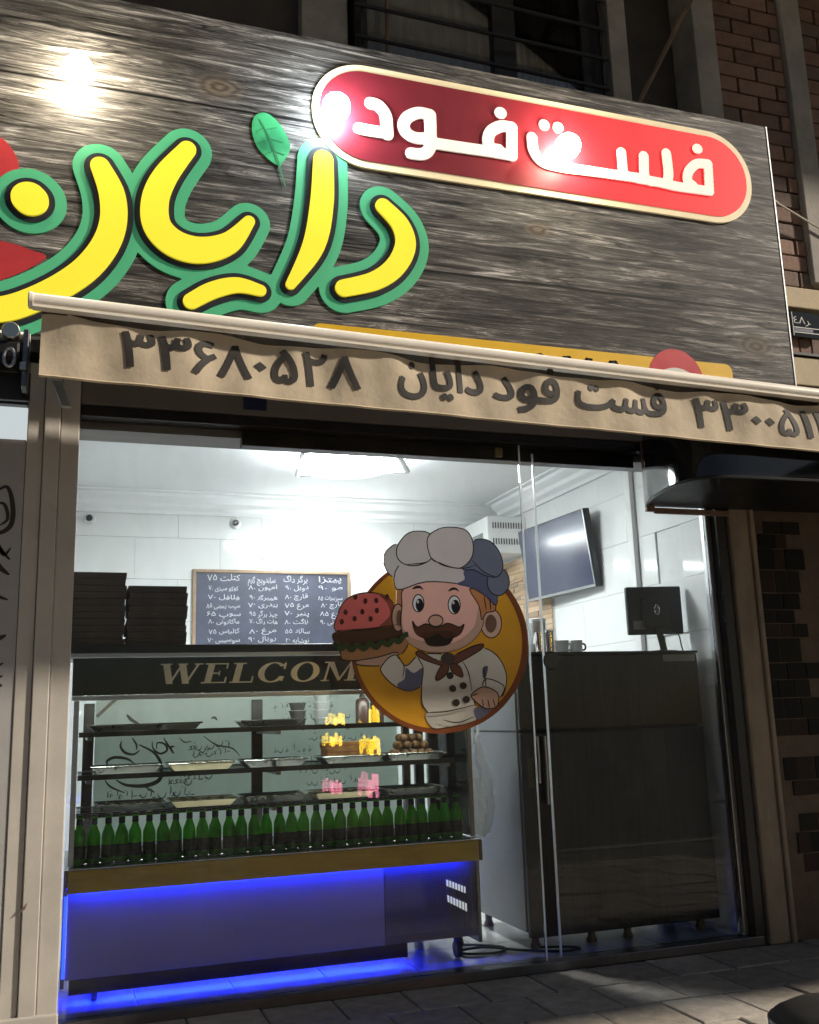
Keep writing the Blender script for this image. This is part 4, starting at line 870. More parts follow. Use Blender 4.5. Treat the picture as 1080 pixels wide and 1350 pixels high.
obj('vent_mesh', b, mat('vent_mesh_paint', (.20, .20, .22), .45, .2, var=.06), vg)
for q in ([(1.672, .356), (1.765, .316), (1.765, .288), (1.672, .328)], [(1.674, .288), (1.768, .243), (1.768, .208), (1.676, .258)]):
    vs_ = obj('vent_slot', poly(bmesh.new(), q, CY0-.002, .003), mat('slot_painted_light', (.70, .72, .70), .5, emit=(.8, .85, .85), es=.55), ct)  # glow put into the plate for the lit floor seen through the slot
    b = bmesh.new()
    for t in np.linspace(.12, .88, 6):
        xa = q[0][0]+(q[1][0]-q[0][0])*t; za = q[0][1]+(q[1][1]-q[0][1])*t; zb = q[3][1]+(q[2][1]-q[3][1])*t
        bx(b, xa-.0015, xa+.0015, CY0-.004, CY0-.0025, zb, za)
    obj('slot_wire', b, M['black_metal'], vs_)
gb = obj('gold_band', bx(box(CX0, CX1-.012, CY0-.034, CY0-.024, .432, .522, .002), CX0, CX1-.012, CY0-.0238, CY0+.02, .452, .5215), M['gold'], ct)
obj('band_cap', box(CX0, CX1, CY0-.037, CY0+.03, .5225, .530, .002), M['chrome'], gb)
obj('corner_cap', box(CX1-.0115, CX1+.004, CY0-.036, CY0+.03, .432, .522, .002), M['brown_frame'], gb)
obj('light_strip', box(CX0+.01, CX1-.08, CY0-.022, CY0-.010, .444, .4515), M['blue_led'], ct)
obj('light_strip', box(CX0+.03, 1.45, CY0+.036, CY0+.048, .046, .056), mat('blue_led_low', (.01, .02, .3), .3, emit=(.004, .014, 1.0), es=330.0), ct)
obj('light_strip', box(CX0-.010, CX0+.001, CY0-.010, CY0-.002, .11, .42), mat('blue_led_side', (.01, .02, .3), .3, emit=(.008, .03, 1.0), es=6.0), ct)
obj('deck', box(CX0+.01, CX1-.02, CY0+.03, CY1-.02, .50, .528), M['dark_steel'], ct)
fa = obj('top_fascia', box(CX0-.01, CX1, CY0+.03, CY0+.05, 1.225, 1.385, .002), M['black_gloss'], ct)
obj('fascia_trim', box(CX0-.01, CX1, CY0+.022, CY0+.055, 1.205, 1.2235, .002), M['steel'], fa)
obj('top_slab', box(CX0-.02, CX1+.01, CY0+.02, CY1, 1.405, 1.44, .003), M['black_metal'], ct)
obj('top_trim', box(CX0-.02, CX1+.01, CY0+.022, CY0+.04, 1.3875, 1.404, .002), M['steel'], ct)
# WELCOME in slanted serif capitals
def serif(ch):
    """strokes as polygons in a unit box, x 0..w"""
    T, N, S = .21, .075, .055
    bar = lambda x0, y0, x1, y1, t: [(x0-t/2, y0), (x0+t/2, y0), (x1+t/2, y1), (x1-t/2, y1)]
    rc = lambda x0, x1, y0, y1: [(x0, y0), (x1, y0), (x1, y1), (x0, y1)]
    if ch == 'W': return 1.25, [bar(.12, 1, .38, 0, T), bar(.38, 0, .62, .98, N), bar(.62, 1, .88, 0, T), bar(.88, 0, 1.13, .98, N), rc(-.06, .30, .945, 1), rc(.48, .80, .945, 1), rc(1.0, 1.28, .945, 1)]
    if ch == 'E': return .80, [rc(.10, .10+T, 0, 1), rc(0, .74, .94, 1), rc(0, .78, 0, .06), rc(.30, .52, .475, .53), rc(.69, .74, .72, .94), rc(.73, .78, .06, .30), rc(.49, .53, .38, .62)]
    if ch == 'L': return .76, [rc(.10, .10+T, 0, 1), rc(0, .42, .945, 1), rc(0, .74, 0, .06), rc(.69, .74, .06, .32)]
    if ch == 'M': return 1.2, [bar(.13, 0, .17, 1, N), [(.10, 1), (.32, 1), (.66, .05), (.56, .05)], bar(.60, .02, .93, 1, N), rc(.90, .90+T, 0, 1), rc(0, .28, 0, .055), rc(.80, 1.20, 0, .055), rc(0, .2, .945, 1), rc(.9, 1.2, .945, 1)]
    if ch in 'OC':
        out = []; n = 28; rg = range(n) if ch == 'O' else range(3, n-2)
        for i in rg:
            a, b_ = 2*math.pi*i/n, 2*math.pi*(i+1)/n
            o = lambda t: (.48+.48*math.cos(t), .5+.52*math.sin(t)); ii = lambda t: (.48+.27*math.cos(t), .5+.46*math.sin(t))
            out.append([ii(a), o(a), o(b_), ii(b_)])
        if ch == 'C': out += [rc(.80, .87, .66, .98), rc(.80, .86, .04, .26)]
        return .98, out
pen = .362; lh = .088
for ch in 'WELCOME':
    wd, ps = serif(ch); b = bmesh.new()
    for k, p in enumerate(ps):
        poly(b, [(pen+(x*.98+y_*.16)*lh*1.62, 1.268+y_*lh) for x, y_ in p], CY0+.0285-.0002*k)
    obj('letter', b, mat('mirror_gold', (.80, .70, .50), .3, .45, var=.12), fa); pen += wd*lh*1.62*.98+.014
# the glass case: posts, shelves, panes
for x0, x1, y0, y1, m in ((CX0, CX0+.022, CY0+.03, CY0+.05, 'steel'), (CX0+.05, CX0+.10, CY1-.06, CY1-.03, 'black_metal'), (CX1-.024, CX1-.002, CY0+.03, CY0+.05, 'dark_steel'), (CX1-.08, CX1-.03, CY1-.06, CY1-.03, 'black_metal'), (.885, .94, CY1-.07, CY1-.045, 'black_metal'), (CX1-.16, CX1-.12, CY1-.1, CY1-.07, 'dark_steel')):
    obj('post', box(x0, x1, y0, y1, .531, 1.204, .003), M[m], ct)
obj('front_pane', box(CX0+.023, CX1-.025, CY0+.036, CY0+.041, .531, 1.204), M['case_glass'], ct)
obj('end_pane', box(CX1-.012, CX1-.008, CY0+.051, CY1-.03, .531, 1.204), M['case_glass'], ct)
obj('case_lamp', box(CX0+.04, CX1-.05, CY0+.066, CY0+.085, 1.2085, 1.2225), mat('case_lamp_glow', (.8, .8, .78), .5, emit=(1, .97, .9), es=48.0), ct)
obj('added_light_screen', box(CX0+.03, CX1-.04, .340, .345, .5285, .549, .001), M['black_metal'], ct)  # added lip that hides the added light strip behind it
obj('added_deck_light', box(CX0+.04, CX1-.05, .350, .362, .5285, .5345), mat('added_deck_light_glow', (.8, .8, .78), .5, emit=(1, .98, .9), es=24.0), ct)  # hidden strip, added to light the bottles from behind
bp = obj('back_panel', box(CX0+.105, CX1-.17, CY1-.04, CY1-.034, .535, 1.262), M['back_panel'], ct)
SHZ = (1.064, .885, .722)
for k, z in enumerate(SHZ):
    y0 = CY0+.07 if k < 2 else CY0+.17
    s = obj('shelf', box(CX0+.03, CX1-.09, y0, CY1-.10, z-.008, z), M['case_glass'], ct)
    obj('shelf_edge', box(CX0+.025, CX1-.085, y0-.012, y0-.001, z-.014, z+.008, .002), M['black_metal'], s)
    obj('shelf_rail', box(CX0+.03, CX1-.09, CY1-.099, CY1-.09, z-.014, z+.004), M['steel'], s)
    for x in (CX0+.06, .90, CX1-.12): obj('shelf_bracket', box(x, x+.02, y0, CY1-.10, z-.03, z-.0085, .002), M['dark_steel'], s)
b = bmesh.new()
for p, wd in CALLIG: ribbon(b, k3(p), wd*.0016, CY1-.0418, 6)
obj('calligraphy', b, M['panel_ink'], bp)
b = bmesh.new(); rng = random.Random(5)
def scribe(x, z, sc, k):
    y = CY1-.0419-.00004*(k % 6); w_ = .0052*sc; kind = rng.choice('bbuuldh')
    if kind == 'b': ribbon(b, [(x, z+.012*sc), (x-.004*sc, z-.004*sc), (x-.016*sc, z-.012*sc), (x-.030*sc, z-.004*sc), (x-.032*sc, z+.008*sc)], w_, y, 5)
    elif kind == 'u': ribbon(b, [(x-.002*sc, z+rng.uniform(.022, .042)*sc), (x, z+.01*sc), (x-.004*sc, z)], w_*.9, y, 4)
    elif kind == 'l': ribbon(b, [(x, z), (x-.008*sc, z+.012*sc), (x-.015*sc, z+.004*sc), (x-.008*sc, z-.003*sc), (x-.024*sc, z-.003*sc)], w_*.9, y, 4)
    elif kind == 'h': ribbon(b, [(x+.004*sc, z+.016*sc), (x-.012*sc, z+.012*sc), (x-.004*sc, z+.002*sc), (x-.024*sc, z-.002*sc)], w_, y, 4)
    else: ribbon(b, [(x, z), (x-.018*sc, z-.001*sc)], w_, y, 3)
    if rng.random() < .6: q = z+rng.choice((-.022, .024))*sc; ribbon(b, [(x-.010*sc, q), (x-.015*sc, q+.003)], .005*sc, y, 2)
k = 0
for (a, c) in CALLIG_ROWS:
    a = (a[0]/1000, a[1]/1000); c = (c[0]/1000, c[1]/1000); n = int((c[0]-a[0])/.021)
    for i in range(n):
        t = (i+.5)/n; k += 1; scribe(a[0]+(c[0]-a[0])*t, a[1]+(c[1]-a[1])*t+rng.uniform(-.008, .008), rng.uniform(.8, 1.25), k)
for i in range(9):                                   # the right half carries a second panel of rows
    x0 = 1.02+.06*(i % 4); z = 1.16-i*.055
    for j in range(rng.randint(6, 14)): k += 1; scribe(x0+j*.03, z+rng.uniform(-.005, .005), .85, k)
obj('calligraphy_rows', b, M['panel_ink'], bp)
b = bmesh.new(); x = .24
while x < 1.62: bx(b, x, x+.024, CY1-.0418, CY1-.0412, 1.222, 1.238); x += .040
ribbon(b, [(.13, 1.14), (.22, 1.225)], .016, CY1-.0415, 0, False); ribbon(b, [(.22, 1.232), (1.62, 1.232)], .024, CY1-.0409, 0, False)
obj('border_print', b, M['panel_ink2'], bp)
for x in (CX1-.10, CX0+.12):
    for y in (CY0+.06, CY1-.08):
        cs = obj('castor', tube(bmesh.new(), [(x, y, .098), (x+.01, y, .05)], .022, 10), M['black_plastic'], ct)
        b = bmesh.new(); lathe(b, [(.02, x-.012), (.036, x-.012), (.038, x), (.036, x+.012), (.02, x+.012)], 0, y+.005, .038, 16, 'x'); obj('wheel', b, M['black_plastic'], cs, smooth=True)
obj('underframe', box(CX0+.01, CX1-.02, CY0+.021, CY1-.02, .0985, .13), M['black_metal'], ct)

# bottles along the bottom of the case
BY = .305
def bottle():
    t = thing('bottle', '', 'bottle', (0, 0, .529), 'green bottles in the display counter')
    H = .200
    obj('glass_body', lathe(bmesh.new(), [(.020, 0), (.0265, .004), (.0275, .012), (.0275, .105), (.0255, .122), (.0165, .145), (.0125, .158), (.0118, .185), (.0135, .188), (.0135, .193)], n=14), M['bottle'], t, True, True)
    obj('label', lathe(bmesh.new(), [(.0277, .026), (.0280, .027), (.0280, .076), (.0277, .077)], n=14), M['bottle_label'], t, True, True)
    obj('neck_foil', lathe(bmesh.new(), [(.0136, .160), (.0140, .161), (.0134, .184), (.0130, .185)], n=12), M['foil'], t, True, True)
    obj('crown_cap', lathe(bmesh.new(), [(.0150, .1935), (.0158, .195), (.0145, .200), (.008, .202)], n=12), M['cap'], t, True, True)
    return t
NB = 31; t0 = bottle()
for i in range(NB):
    loc = (.062+i*.0568+random.uniform(-.0028, .0028), BY+random.uniform(-.008, .006), .529)
    lab = 'green glass bottle, %s from the left in the front row of the counter' % ordn(i)
    if i == 0: t0.location = loc; t0['label'] = lab
    else: dup(t0, loc, lab, rz=random.uniform(-.5, .5))
# trays
def tray(name, m, L=.145, W=.10, H=.030, food=None):
    t = thing(name, '', 'tray', (0, 0, 0), 'trays on the counter shelves')
    b = bmesh.new()
    o = [(-L, -W), (L, -W), (L, W), (-L, W)]; i_ = [(-L+.028, -W+.028), (L-.028, -W+.028), (L-.028, W-.028), (-L+.028, W-.028)]
    rows = [[b.verts.new((x*s, y*s, z)) for x, y in q] for q, z, s in ((i_, 0, 1), (o, H, .985), (o, H, 1.03), (o, H+.003, 1.03), (o, H+.003, .98), (i_, .003, .99))]
    for A, B in zip(rows, rows[1:]):
        for k in range(4): b.faces.new((A[k], A[(k+1) % 4], B[(k+1) % 4], B[k]))
    b.faces.new(rows[0][::-1]); b.faces.new(rows[-1]); bmesh.ops.recalc_face_normals(b, faces=b.faces[:])
    obj('pan', b, m, t, local=True)
    b = bmesh.new(); tube(b, [(x*1.03, y*1.03, H+.004) for x, y in o+o[:2]], .0035, 6); obj('rim', b, M['chrome'], t, True, True)
    if food:
        b = bmesh.new(); n = 12
        Gd = [[b.verts.new((-L*.78+1.56*L*i/n, -W*.7+1.4*W*j/6, .012+(.028*random.random() if 0 < i < n and 0 < j < 6 else -.006))) for j in range(7)] for i in range(n+1)]
        for i in range(n):
            for j in range(6): b.faces.new((Gd[i][j], Gd[i+1][j], Gd[i+1][j+1], Gd[i][j+1]))
        obj('food', b, food, t, True, True)
    return t
tb = tray('tray', mat('dark_tray', (.12, .12, .115), .28, .7, var=.2)); ts = tray('tray', M['chrome'], food=M['food']); tt_ = tray('tray', mat('bronze_tray', (.62, .52, .34), .35, .35), food=M['food'])
spec_ = [(tb, .235, .47, SHZ[0], 'black tray at the far left of the top counter shelf'), (tb, .43, .50, SHZ[0], 'black tray second from the left on the top counter shelf'), (tb, .90, .47, SHZ[0], 'black tray in the middle of the top counter shelf'),
 (tb, .25, .46, SHZ[1], 'black tray at the left end of the middle counter shelf'), (tt_, .577, .46, SHZ[1], 'bronze tray second from the left on the middle counter shelf'), (tb, .913, .46, SHZ[1], 'black tray in the centre of the middle counter shelf'), (tb, 1.285, .46, SHZ[1], 'black tray under the stacked sandwiches'), (tb, 1.60, .46, SHZ[1], 'black tray under the pile of fried balls'),
 (ts, .275, .52, SHZ[2], 'shiny tray at the left end of the bottom counter shelf'), (tt_, .597, .52, SHZ[2], 'bronze tray second from the left on the bottom counter shelf'), (tb, .923, .52, SHZ[2], 'black tray in the centre of the bottom counter shelf'), (tt_, 1.254, .52, SHZ[2], 'bronze tray fourth from the left on the bottom counter shelf'), (tb, 1.60, .52, SHZ[2], 'black tray at the right end of the bottom counter shelf')]
seen = set()
for src, x, y, z, lab in spec_:
    if id(src) not in seen: seen.add(id(src)); src.location = (x, y, z+.0005); src['label'] = lab
    else: dup(src, (x, y, z+.0005), lab)
# sandwiches and fried balls
for k in range(3):
    z = SHZ[1]+.010+k*.030; x = 1.285+random.uniform(-.012, .012)
    t = thing('sandwich', '%s long toasted sandwich of the stack on the middle counter shelf' % ('bottom', 'middle', 'top')[k], 'sandwich', (x, .46, z), 'stacked sandwiches')
    for nm, m, a, h in (('lower_bread', 'bread', 0, .012), ('filling', 'sausage', .0122, .006), ('upper_bread', 'bread', .0184, .0115)):
        b = bmesh.new(); prism(b, catmull([(x-.122, .41), (x-.10, .395), (x+.10, .395), (x+.122, .41), (x+.122, .51), (x+.10, .525), (x-.10, .525), (x-.122, .51)], 3, True), 'z', z+a, z+a+h)
        obj(nm, b, M[m], t)
bl = []
for row, (n, z) in enumerate(((5, .034), (4, .072), (3, .106))):
    for i in range(n):
        for q in range(2): bl.append((1.60+(i-(n-1)/2)*.043+random.uniform(-.004, .004), .425+q*.05+row*.012, SHZ[1]+z))
me = None
for i, (x, y, z) in enumerate(bl):
    if me is None:
        b = bmesh.new(); bmesh.ops.create_icosphere(b, subdivisions=2, radius=.0215)
        for v in b.verts: v.co *= 1+random.uniform(-.05, .05)
        me = bpy.data.meshes.new('fried_ball'); b.to_mesh(me); b.free(); me.materials.append(M['ball'])
        for p in me.polygons: p.use_smooth = True
    o = link('fried_ball', me, None, None, (x, y, z)); o.rotation_euler = (random.random()*6, random.random()*6, random.random()*6)
    tag(o, 'small brown fried ball in the pile on the right of the middle counter shelf', 'fried ball', 'pile of fried balls')
# cups and sauce bottle on the top shelf
for k, (x, m, what) in enumerate(((1.035, 'black_plastic', 'black'), (1.155, 'grey_cup', 'grey'))):
    for j in range(3 if k == 0 else 4):
        b = bmesh.new(); lathe(b, [(.032, 0), (.040, .030), (.043, .031), (.043, .036), (.038, .036), (.030, .004)], 0, 0, 0, 18)
        o = obj('food_tub', b, M[m], None, True); o.location = (x, .46, SHZ[0]+.001+j*.0375)
        tag(o, '%s plastic tub, %s from the bottom of the %s stack on the top shelf' % (what, ordn(j), what), 'tub', 'tubs stacked on the top shelf')
for x, y, lab in ((1.36, .47, 'brown sauce bottle on the top counter shelf left of the sticker'), (1.46, .55, 'dark sauce bottle half hidden behind the sticker on the top counter shelf')):
    t = thing('sauce_bottle', lab, 'bottle', (x, y, SHZ[0]), 'sauce bottles')
    obj('body', lathe(bmesh.new(), [(.03, 0), (.034, .005), (.034, .10), (.028, .12), (.014, .128)], x, y, SHZ[0]+.001, 16), M['sauce'], t, True)
    obj('nozzle', lathe(bmesh.new(), [(.0145, .128), (.0145, .135), (.004, .155)], x, y, SHZ[0]+.001, 12), M['black_plastic'], t, True)
# pizza cartons on top of the counter
bxm = bpy.data.meshes.new('pizza_box'); b = box(-.145, .145, -.145, .145, 0, .0275, .002); bx(b, -.146, .146, -.147, -.1455, .012, .0285); b.to_mesh(bxm); b.free(); bxm.materials.append(M['kraft'])
for sx_, n, nm in ((.077, 11, 'left'), (.362, 9, 'right')):
    for i in range(n):
        o = link('pizza_box', bxm, None, None, (sx_+random.uniform(-.004, .004), .42+random.uniform(-.004, .004), 1.4405+i*.0295))
        o.rotation_euler = (0, 0, random.uniform(-.02, .02)); o.scale = (.985 if nm == 'left' else .88, 1, 1)
        tag(o, 'dark brown pizza box, %s from the bottom of the %s stack on the counter' % (ordn(i), nm), 'pizza box', 'pizza boxes stacked on the counter')
# bag and cable
t = thing('plastic_bag', 'white plastic bag hanging at the right end of the display counter', 'bag', (1.93, .52, .5))
b = bmesh.new(); rng = random.Random(3); rings = []; NA = 26
prof_ = [(.985, .010), (.955, .016), (.92, .022), (.885, .028), (.85, .036), (.82, .052), (.78, .062), (.74, .066), (.70, .064), (.66, .068), (.62, .070), (.58, .066), (.545, .058), (.515, .040), (.50, .015)]
for j, (z, r) in enumerate(prof_):
    rings.append([b.verts.new((1.972+r*(1+.22*math.sin(3*a+j*.5)+.13*math.sin(7*a-j*1.3)+rng.uniform(-.10, .10))*math.cos(a), .50+r*.9*(1+.15*math.sin(5*a+j)+rng.uniform(-.1, .1))*math.sin(a), z+rng.uniform(-.008, .008))) for a in np.linspace(0, 6.283, NA+1)[:-1]])
for A, B in zip(rings, rings[1:]):
    for i in range(NA): b.faces.new((A[i], A[(i+1) % NA], B[(i+1) % NA], B[i]))
obj('sack', b, M['bag'], t, False)
obj('handle', tube(bmesh.new(), [(1.955, .50, .95), (1.95, .50, 1.03), (1.965, .50, 1.06), (1.98, .50, 1.03), (1.972, .50, .95)], .007, 6, 5), M['bag'], t, True)
tag(obj('power_cable', tube(bmesh.new(), [(1.80, .50, .008), (1.93, .42, .008), (2.0, .33, .008), (1.93, .26, .008), (1.80, .29, .008), (1.78, .36, .008), (1.90, .36, .014), (2.05, .25, .008), (2.20, .15, .008), (2.30, .155, .008), (2.28, .21, .008), (2.15, .26, .008)], .006, 6, 6), M['cable'], smooth=True), 'black power cable looped on the shop floor between counter and fridge', 'cable')

# ================================================================== refrigerator
fr = thing('refrigerator', 'wide dark steel refrigerator right of the display counter', 'refrigerator', (2.62, .58, 0))
FX0, FX1, FY0, FY1 = 2.09, 3.14, .23, .93
obj('cabinet', box(FX0, FX1, FY0+.045, FY1, .075, 1.375, .004), M['fridge_side'], fr)
obj('gasket', box(FX0+.008, FX1-.008, FY0+.032, FY0+.0445, .085, 1.37), M['black_matte'], fr)
d1 = obj('door', box(FX0, FX1, FY0, FY0+.031, 1.012, 1.375, .006), M['fridge_steel'], fr)
d2 = obj('door', box(FX0, FX1, FY0, FY0+.031, .055, .995, .006), M['fridge_steel'], fr)
for x, za, zb in ((2.165, .76, .98), (2.205, .66, .98)):
    h = obj('handle', tube(bmesh.new(), [(x, FY0-.03, za), (x, FY0-.034, (za+zb)/2), (x, FY0-.03, zb)], .008, 10), M['steel'], d2, True)
    for zz in (za+.03, zb-.03): obj('handle_stand', tube(bmesh.new(), [(x, FY0-.001, zz), (x, FY0-.028, zz)], .007, 8), M['chrome'], h)
obj('sticker', box(2.12, 2.15, FY0-.0015, FY0-.0005, .74, .88), mat('green_label', (.05, .06, .02), .6), d2)
obj('label_tape', box(2.93, 3.125, FY0-.0015, FY0-.0005, 1.335, 1.370), mat('tape', (.22, .20, .17), .7), d1)
obj('top_edge', box(FX0-.004, FX1+.004, FY0-.004, FY1, 1.3765, 1.39, .003), M['black_metal'], fr)
obj('seam', box(FX0-.0015, FX0-.0005, FY0+.05, FY1-.02, 1.0, 1.01), M['black_matte'], fr)
for x, y in ((FX0+.05, FY0+.06), (FX0+.05, FY1-.08), (FX1-.5, FY0+.06), (FX1-.08, FY0+.06), (FX1-.7, FY0+.06)):
    obj('foot', lathe(bmesh.new(), [(.024, .0), (.026, .01), (.018, .03), (.018, .075)], x, y, 0, 12), M['rust'], fr, True)
# things on the refrigerator
t = thing('monitor', 'small black monitor seen from behind on top of the refrigerator', 'monitor', (3.02, .42, 1.39))
t.rotation_euler = (0, 0, math.radians(-14))
obj('shell', box(-.155, .155, -.022, .012, .10, .362, .008), M['black_plastic'], t, local=True)
obj('back_cover', box(-.075, .075, -.040, -.0225, .135, .30, .008), M['black_plastic'], t, local=True)
b = bmesh.new(); prism(b, [(.01, .0), (.045, .0), (.02, .135), (-.015, .135)], 'y', -.052, -.041); obj('stand', b, M['black_plastic'], t, local=True)
obj('foot', lathe(bmesh.new(), [(.095, .0006), (.095, .008), (.04, .014), (.02, .016)], .02, -.01, 0, 20), M['black_plastic'], t, True, True)
b = bmesh.new(); tube(b, [(.005+.013*math.cos(a), -.0412, .232+.026*math.sin(a)) for a in np.linspace(0, 6.283, 20)], .0035, 6); tube(b, [(.005, -.0412, .217), (.005, -.0412, .247)], .002, 6); obj('emblem', b, M['chrome'], t, True, True)
obj('sticker', box(-.125, -.06, -.0235, -.0225, .128, .175), mat('grey_label', (.16, .15, .14), .6), t, local=True)
obj('cable', tube(bmesh.new(), [(.06, -.03, .15), (.12, -.02, .10), (.14, 0, .04), (.16, .03, .004)], .004, 6, 5), M['cable'], t, True, True)
t = thing('tin', 'grey steel canister beside the cups on the refrigerator', 'canister', (2.325, .45, 1.39))
obj('body', lathe(bmesh.new(), [(.044, 0), (.046, .003), (.046, .165), (.042, .17)], 2.325, .45, 1.391, 20), M['steel'], t, True)
obj('lid', lathe(bmesh.new(), [(.047, .1702), (.047, .184), (.04, .188)], 2.325, .45, 1.391, 20), M['white_plastic'], t, True)
for x, y, h, r, lab in ((2.278, .34, .105, .026, 'glass tumbler at the left end of the things on the refrigerator'), (2.335, .34, .115, .026, 'glass tumbler in front of the steel canister on the refrigerator')):
    o = obj('tumbler', lathe(bmesh.new(), [(r*.8, 0), (r*.82, .004), (r, h), (r*.9, h), (r*.75, .012)], x, y, 1.391, 16), M['chrome'], None, True); tag(o, lab, 'tumbler', 'tumblers on the refrigerator')
for x, lab in ((2.425, 'white mug nearest the steel canister on the refrigerator'), (2.505, 'white mug with dark handle at the right of the things on the refrigerator')):
    t = thing('mug', lab, 'mug', (x, .38, 1.391), 'mugs on the refrigerator')
    obj('cup', lathe(bmesh.new(), [(.03, 0), (.034, .004), (.037, .066), (.033, .066), (.03, .01)], x, .38, 1.391, 18), M['white_plastic'], t, True)
    obj('handle', tube(bmesh.new(), [(x+.034, .38, 1.441), (x+.055, .38, 1.435), (x+.055, .38, 1.413), (x+.034, .38, 1.406)], .005, 6, 4), M['black_plastic'], t, True)

# ================================================================== room
t = thing('television', 'flat television hung on the right wall, tilted down', 'television', (3.1, 1.66, 2.12))
t.rotation_euler = (0, math.radians(-7), math.radians(4))
obj('bezel', box(-.02, .03, -.43, .43, -.255, .255, .006), M['black_plastic'], t, local=True)
obj('screen', box(-.0225, -.0205, -.418, .418, -.235, .243), M['screen'], t, local=True)
obj('lower_edge', box(-.026, -.0228, -.43, .43, -.254, -.236, .002), M['steel'], t, local=True)
obj('side_edge', box(-.026, -.0228, -.43, -.419, -.235, .25, .002), M['steel'], t, local=True)
obj('wall_arm', box(.031, .095, -.06, .06, -.05, .05), M['black_metal'], t, local=True)
t = thing('air_conditioner', 'white vented steel box high in the far right corner', 'ventilation box', (3.04, 2.56, 2.25))
obj('case', box(2.885, 3.196, 2.31, 2.84, 2.255, 2.53, .006), M['white_plastic'], t)
for z in (2.32, 2.44):
    for i in range(12): obj('slot', box(2.925+i*.021, 2.932+i*.021, 2.307, 2.3095, z, z+.045), M['black_matte'], t)
obj('side_louvre', box(2.882, 2.8845, 2.40, 2.76, 2.29, 2.42), M['grey_cup'], t)
ld = thing('stone_cladding', 'panel of thin tan ledger stones on the right wall behind the television', 'stone cladding', (3.2, 2.35, 1.2))
obj('backing', box(3.190, 3.1995, 1.93, 2.80, 1.2, 2.25), M['grout'], ld)
lm = []
for i in range(4):
    me = bpy.data.meshes.new('stone'); b = box(-.5, 0, -.5, .5, -.5, .5, .03); b.to_mesh(me); b.free(); me.materials.append(M['ledger'][i]); lm.append(me)
z = 1.21; L1 = worldloc(ld)
while z < 2.23:
    h = random.uniform(.028, .042); y = 1.93
    while y < 2.79:
        wd = min(random.uniform(.16, .34), 2.80-y)
        o = link('stone', random.choice(lm), None, ld); o.scale = (random.uniform(.012, .034), wd-.004, h-.003); o.location = Vector((3.1895, y+wd/2, z+h/2)) - L1
        y += wd
    z += h
cbd = thing('menu_board', 'chalkboard menu with handwritten prices in a wooden frame on the back wall', 'chalkboard', (1.39, 2.84, 1.5))
obj('slate', box(.83, 1.95, 2.845, 2.856, 1.48, 2.15), M['chalkboard'], cbd)
for a in ((.805, .8295, 1.455, 2.175), (1.9505, 1.975, 1.455, 2.175), (.83, 1.95, 2.1505, 2.175), (.83, 1.95, 1.455, 1.4795)): obj('frame_rail', box(a[0], a[1], 2.835, 2.857, a[2], a[3], .003), M['oak'], cbd)
cols = [(.90, 1.15, ['کتلت ۷۵', 'کوکو سبزی ۷۰', 'فلافل ۷۰', 'سیب زمینی ۸۵', 'سوپ ۶۵', 'ماکارونی ۸۰', 'کالباس ۷۵', 'سوسیس ۷۰', 'سالاد ۶۰']), (1.19, 1.42, ['ساندویچ گرم', 'ژامبون ۸۰', 'همبرگر ۹۰', 'بندری ۷۰', 'چیز برگر ۹۵', 'هات داگ ۷۰', 'مرغ ۸۰', 'رویال ۹۰', 'مخصوص ۹۵']), (1.46, 1.66, ['برگر داگ', 'دوبل ۹۰', 'قارچ ۸۰', 'مرغ ۷۵', 'پنیر ۷۰', 'ناگت ۸۰', 'سالاد ۵۵', 'نوشابه ۲۰']), (1.72, 1.92, ['پیتزا', 'مخصوص ۹۰', 'سبزیجات ۸۵', 'قارچ ۸۰', 'مرغ ۸۵', 'پپرونی ۹۰'])]
for ci, (x0, x1, ws) in enumerate(cols):
    for ri, wtx in enumerate(ws):
        wtx = ''.join(c for c in wtx if c in SHAPES or c == ' ' or '۰' <= c <= '۹')
        parts = wtx.split(' '); s = ' '.join((p if '۰' <= p[:1] <= '۹' else shape(p)) for p in reversed(parts) if p)
        z = 2.10-ri*.062+random.uniform(-.006, .006); a = x0+random.uniform(0, .03); e = x1-random.uniform(0, .02); sl = random.uniform(-.03, .05)
        b = drawtext(bmesh.new(), s, lambda x, zz, k: (x, 2.8443-.0001*k, zz+sl*(x-a)+.004*math.sin(k*2.3+ri*1.7)), a, e, z-.012, .046 if ri else .062, -.004)
        obj('chalk_line', b, M['chalk'], cbd)
for x, lab in ((.092, 'small white security camera high on the back wall above the pizza boxes'), (1.109, 'small white security camera high on the back wall above the chalkboard')):
    t = thing('security_camera', lab, 'camera', (x, 2.85, 2.52), 'security cameras')
    obj('base', lathe(bmesh.new(), [(.042, 2.858), (.042, 2.84), (.03, 2.82)], x, 0, 2.52, 18, 'y'), M['white_plastic'], t, True)
    obj('lens', lathe(bmesh.new(), [(.024, 2.8195), (.022, 2.805), (.012, 2.796)], x-.006, 0, 2.518, 16, 'y'), M['black_gloss'], t, True)
t = thing('ceiling_lamp', 'bright white ceiling lamp with square frame in the middle of the shop', 'ceiling lamp', (1.55, 1.45, 2.6))
b = bmesh.new(); lathe(b, [(.20, 2.66), (.30, 2.645), (.31, 2.62), (.28, 2.60), (.15, 2.592)], 1.56, 1.40, 0, 28); obj('diffuser', b, M['lamp'], t, True)
fp = [(1.24, 1.18), (1.33, 1.74), (1.99, 1.50), (1.73, .98)]
for i in range(4): (x0, y0), (x1, y1) = fp[i], fp[(i+1) % 4]; obj('frame_bar', tube(bmesh.new(), [(x0, y0, 2.625), (x1, y1, 2.625)], .012 if i % 2 else .018, 6), M['steel'] if i % 2 else M['white_plastic'], t)
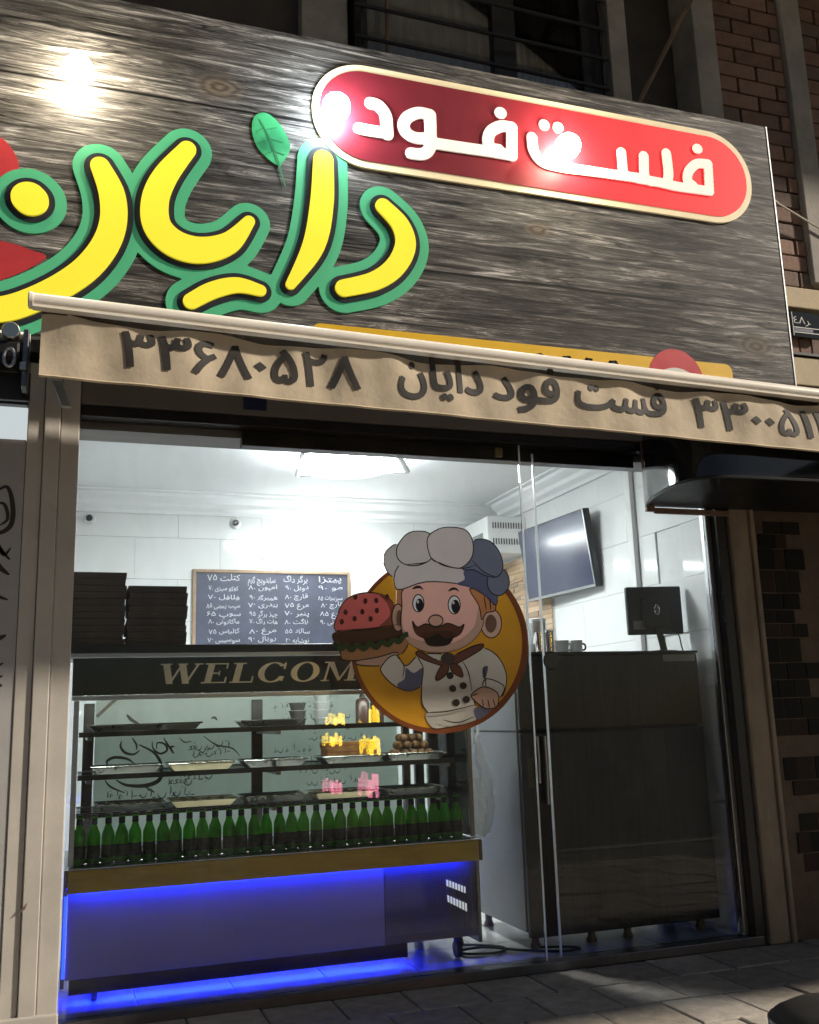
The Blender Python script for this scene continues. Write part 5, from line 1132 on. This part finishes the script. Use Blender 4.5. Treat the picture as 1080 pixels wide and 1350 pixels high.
for x, y in fp: obj('hanger', tube(bmesh.new(), [(x, y, 2.63), (x, y, 2.7195)], .006, 6), M['steel'], t)
obj('canopy', lathe(bmesh.new(), [(.09, 2.661), (.10, 2.70), (.10, 2.7195)], 1.56, 1.40, 0, 20), M['white_plastic'], t, True)
t = thing('tube_light', 'long white tube light on the back wall above the chalkboard', 'tube light', (1.77, 2.83, 2.24))
obj('batten', box(1.31, 2.23, 2.826, 2.858, 2.252, 2.288, .004), M['white_plastic'], t)
obj('tube', tube(bmesh.new(), [(1.31, 2.80, 2.27), (2.23, 2.80, 2.27)], .024, 12), M['tube'], t, True)

# ================================================================== street
t = thing('stand_in_bin', 'stand-in bin for an unidentified rounded black object with grey rim cut off by the lower right corner', 'bin', (2.30, -1.62, GZ))  # bin shape stands in for an unidentified rounded black object
obj('body', lathe(bmesh.new(), [(.19, 0), (.20, .02), (.22, .10), (.225, .125)], 2.27, -1.60, GZ, 28), M['black_plastic'], t, True)
obj('lid', lathe(bmesh.new(), [(.225, .1255), (.226, .165), (.21, .195), (.16, .22), (.08, .235), (.02, .238)], 2.27, -1.60, GZ, 28), M['black_matte'], t, True)
obj('rim', tube(bmesh.new(), [(2.27+.222*math.cos(a), -1.60+.222*math.sin(a), GZ+.178) for a in np.linspace(0, 6.283, 30)], .006, 6), M['steel'], t, True)
t = thing('neon_stand', 'yellow and pink lit sign stand across the street, mirrored in the shop glass', 'lit sign', (3.75, -9, GZ))
obj('post', box(3.72, 3.76, -9.1, -9.06, GZ-.1, 1.3), M['black_metal'], t)
for x, z0, z1, m in ((3.99, 1.02, 1.25, 'neon_yellow'), (3.99, .58, .84, 'neon_yellow'), (3.50, 1.0, 1.16, 'neon_yellow'), (3.45, .72, .9, 'neon_yellow'), (3.96, .02, .34, 'neon_pink'), (3.44, .1, .28, 'neon_pink')):
    for q in range(3):
        e = random.uniform(0, .3)*(z1-z0); obj('lit_panel', box(x-.075+q*.052, x-.075+q*.052+random.uniform(.03, .046), -9.0, -8.96, z0+e*(q % 2), z1-e*((q+1) % 2), .004), M[m], t)
bpy.data.objects.remove(_fo)
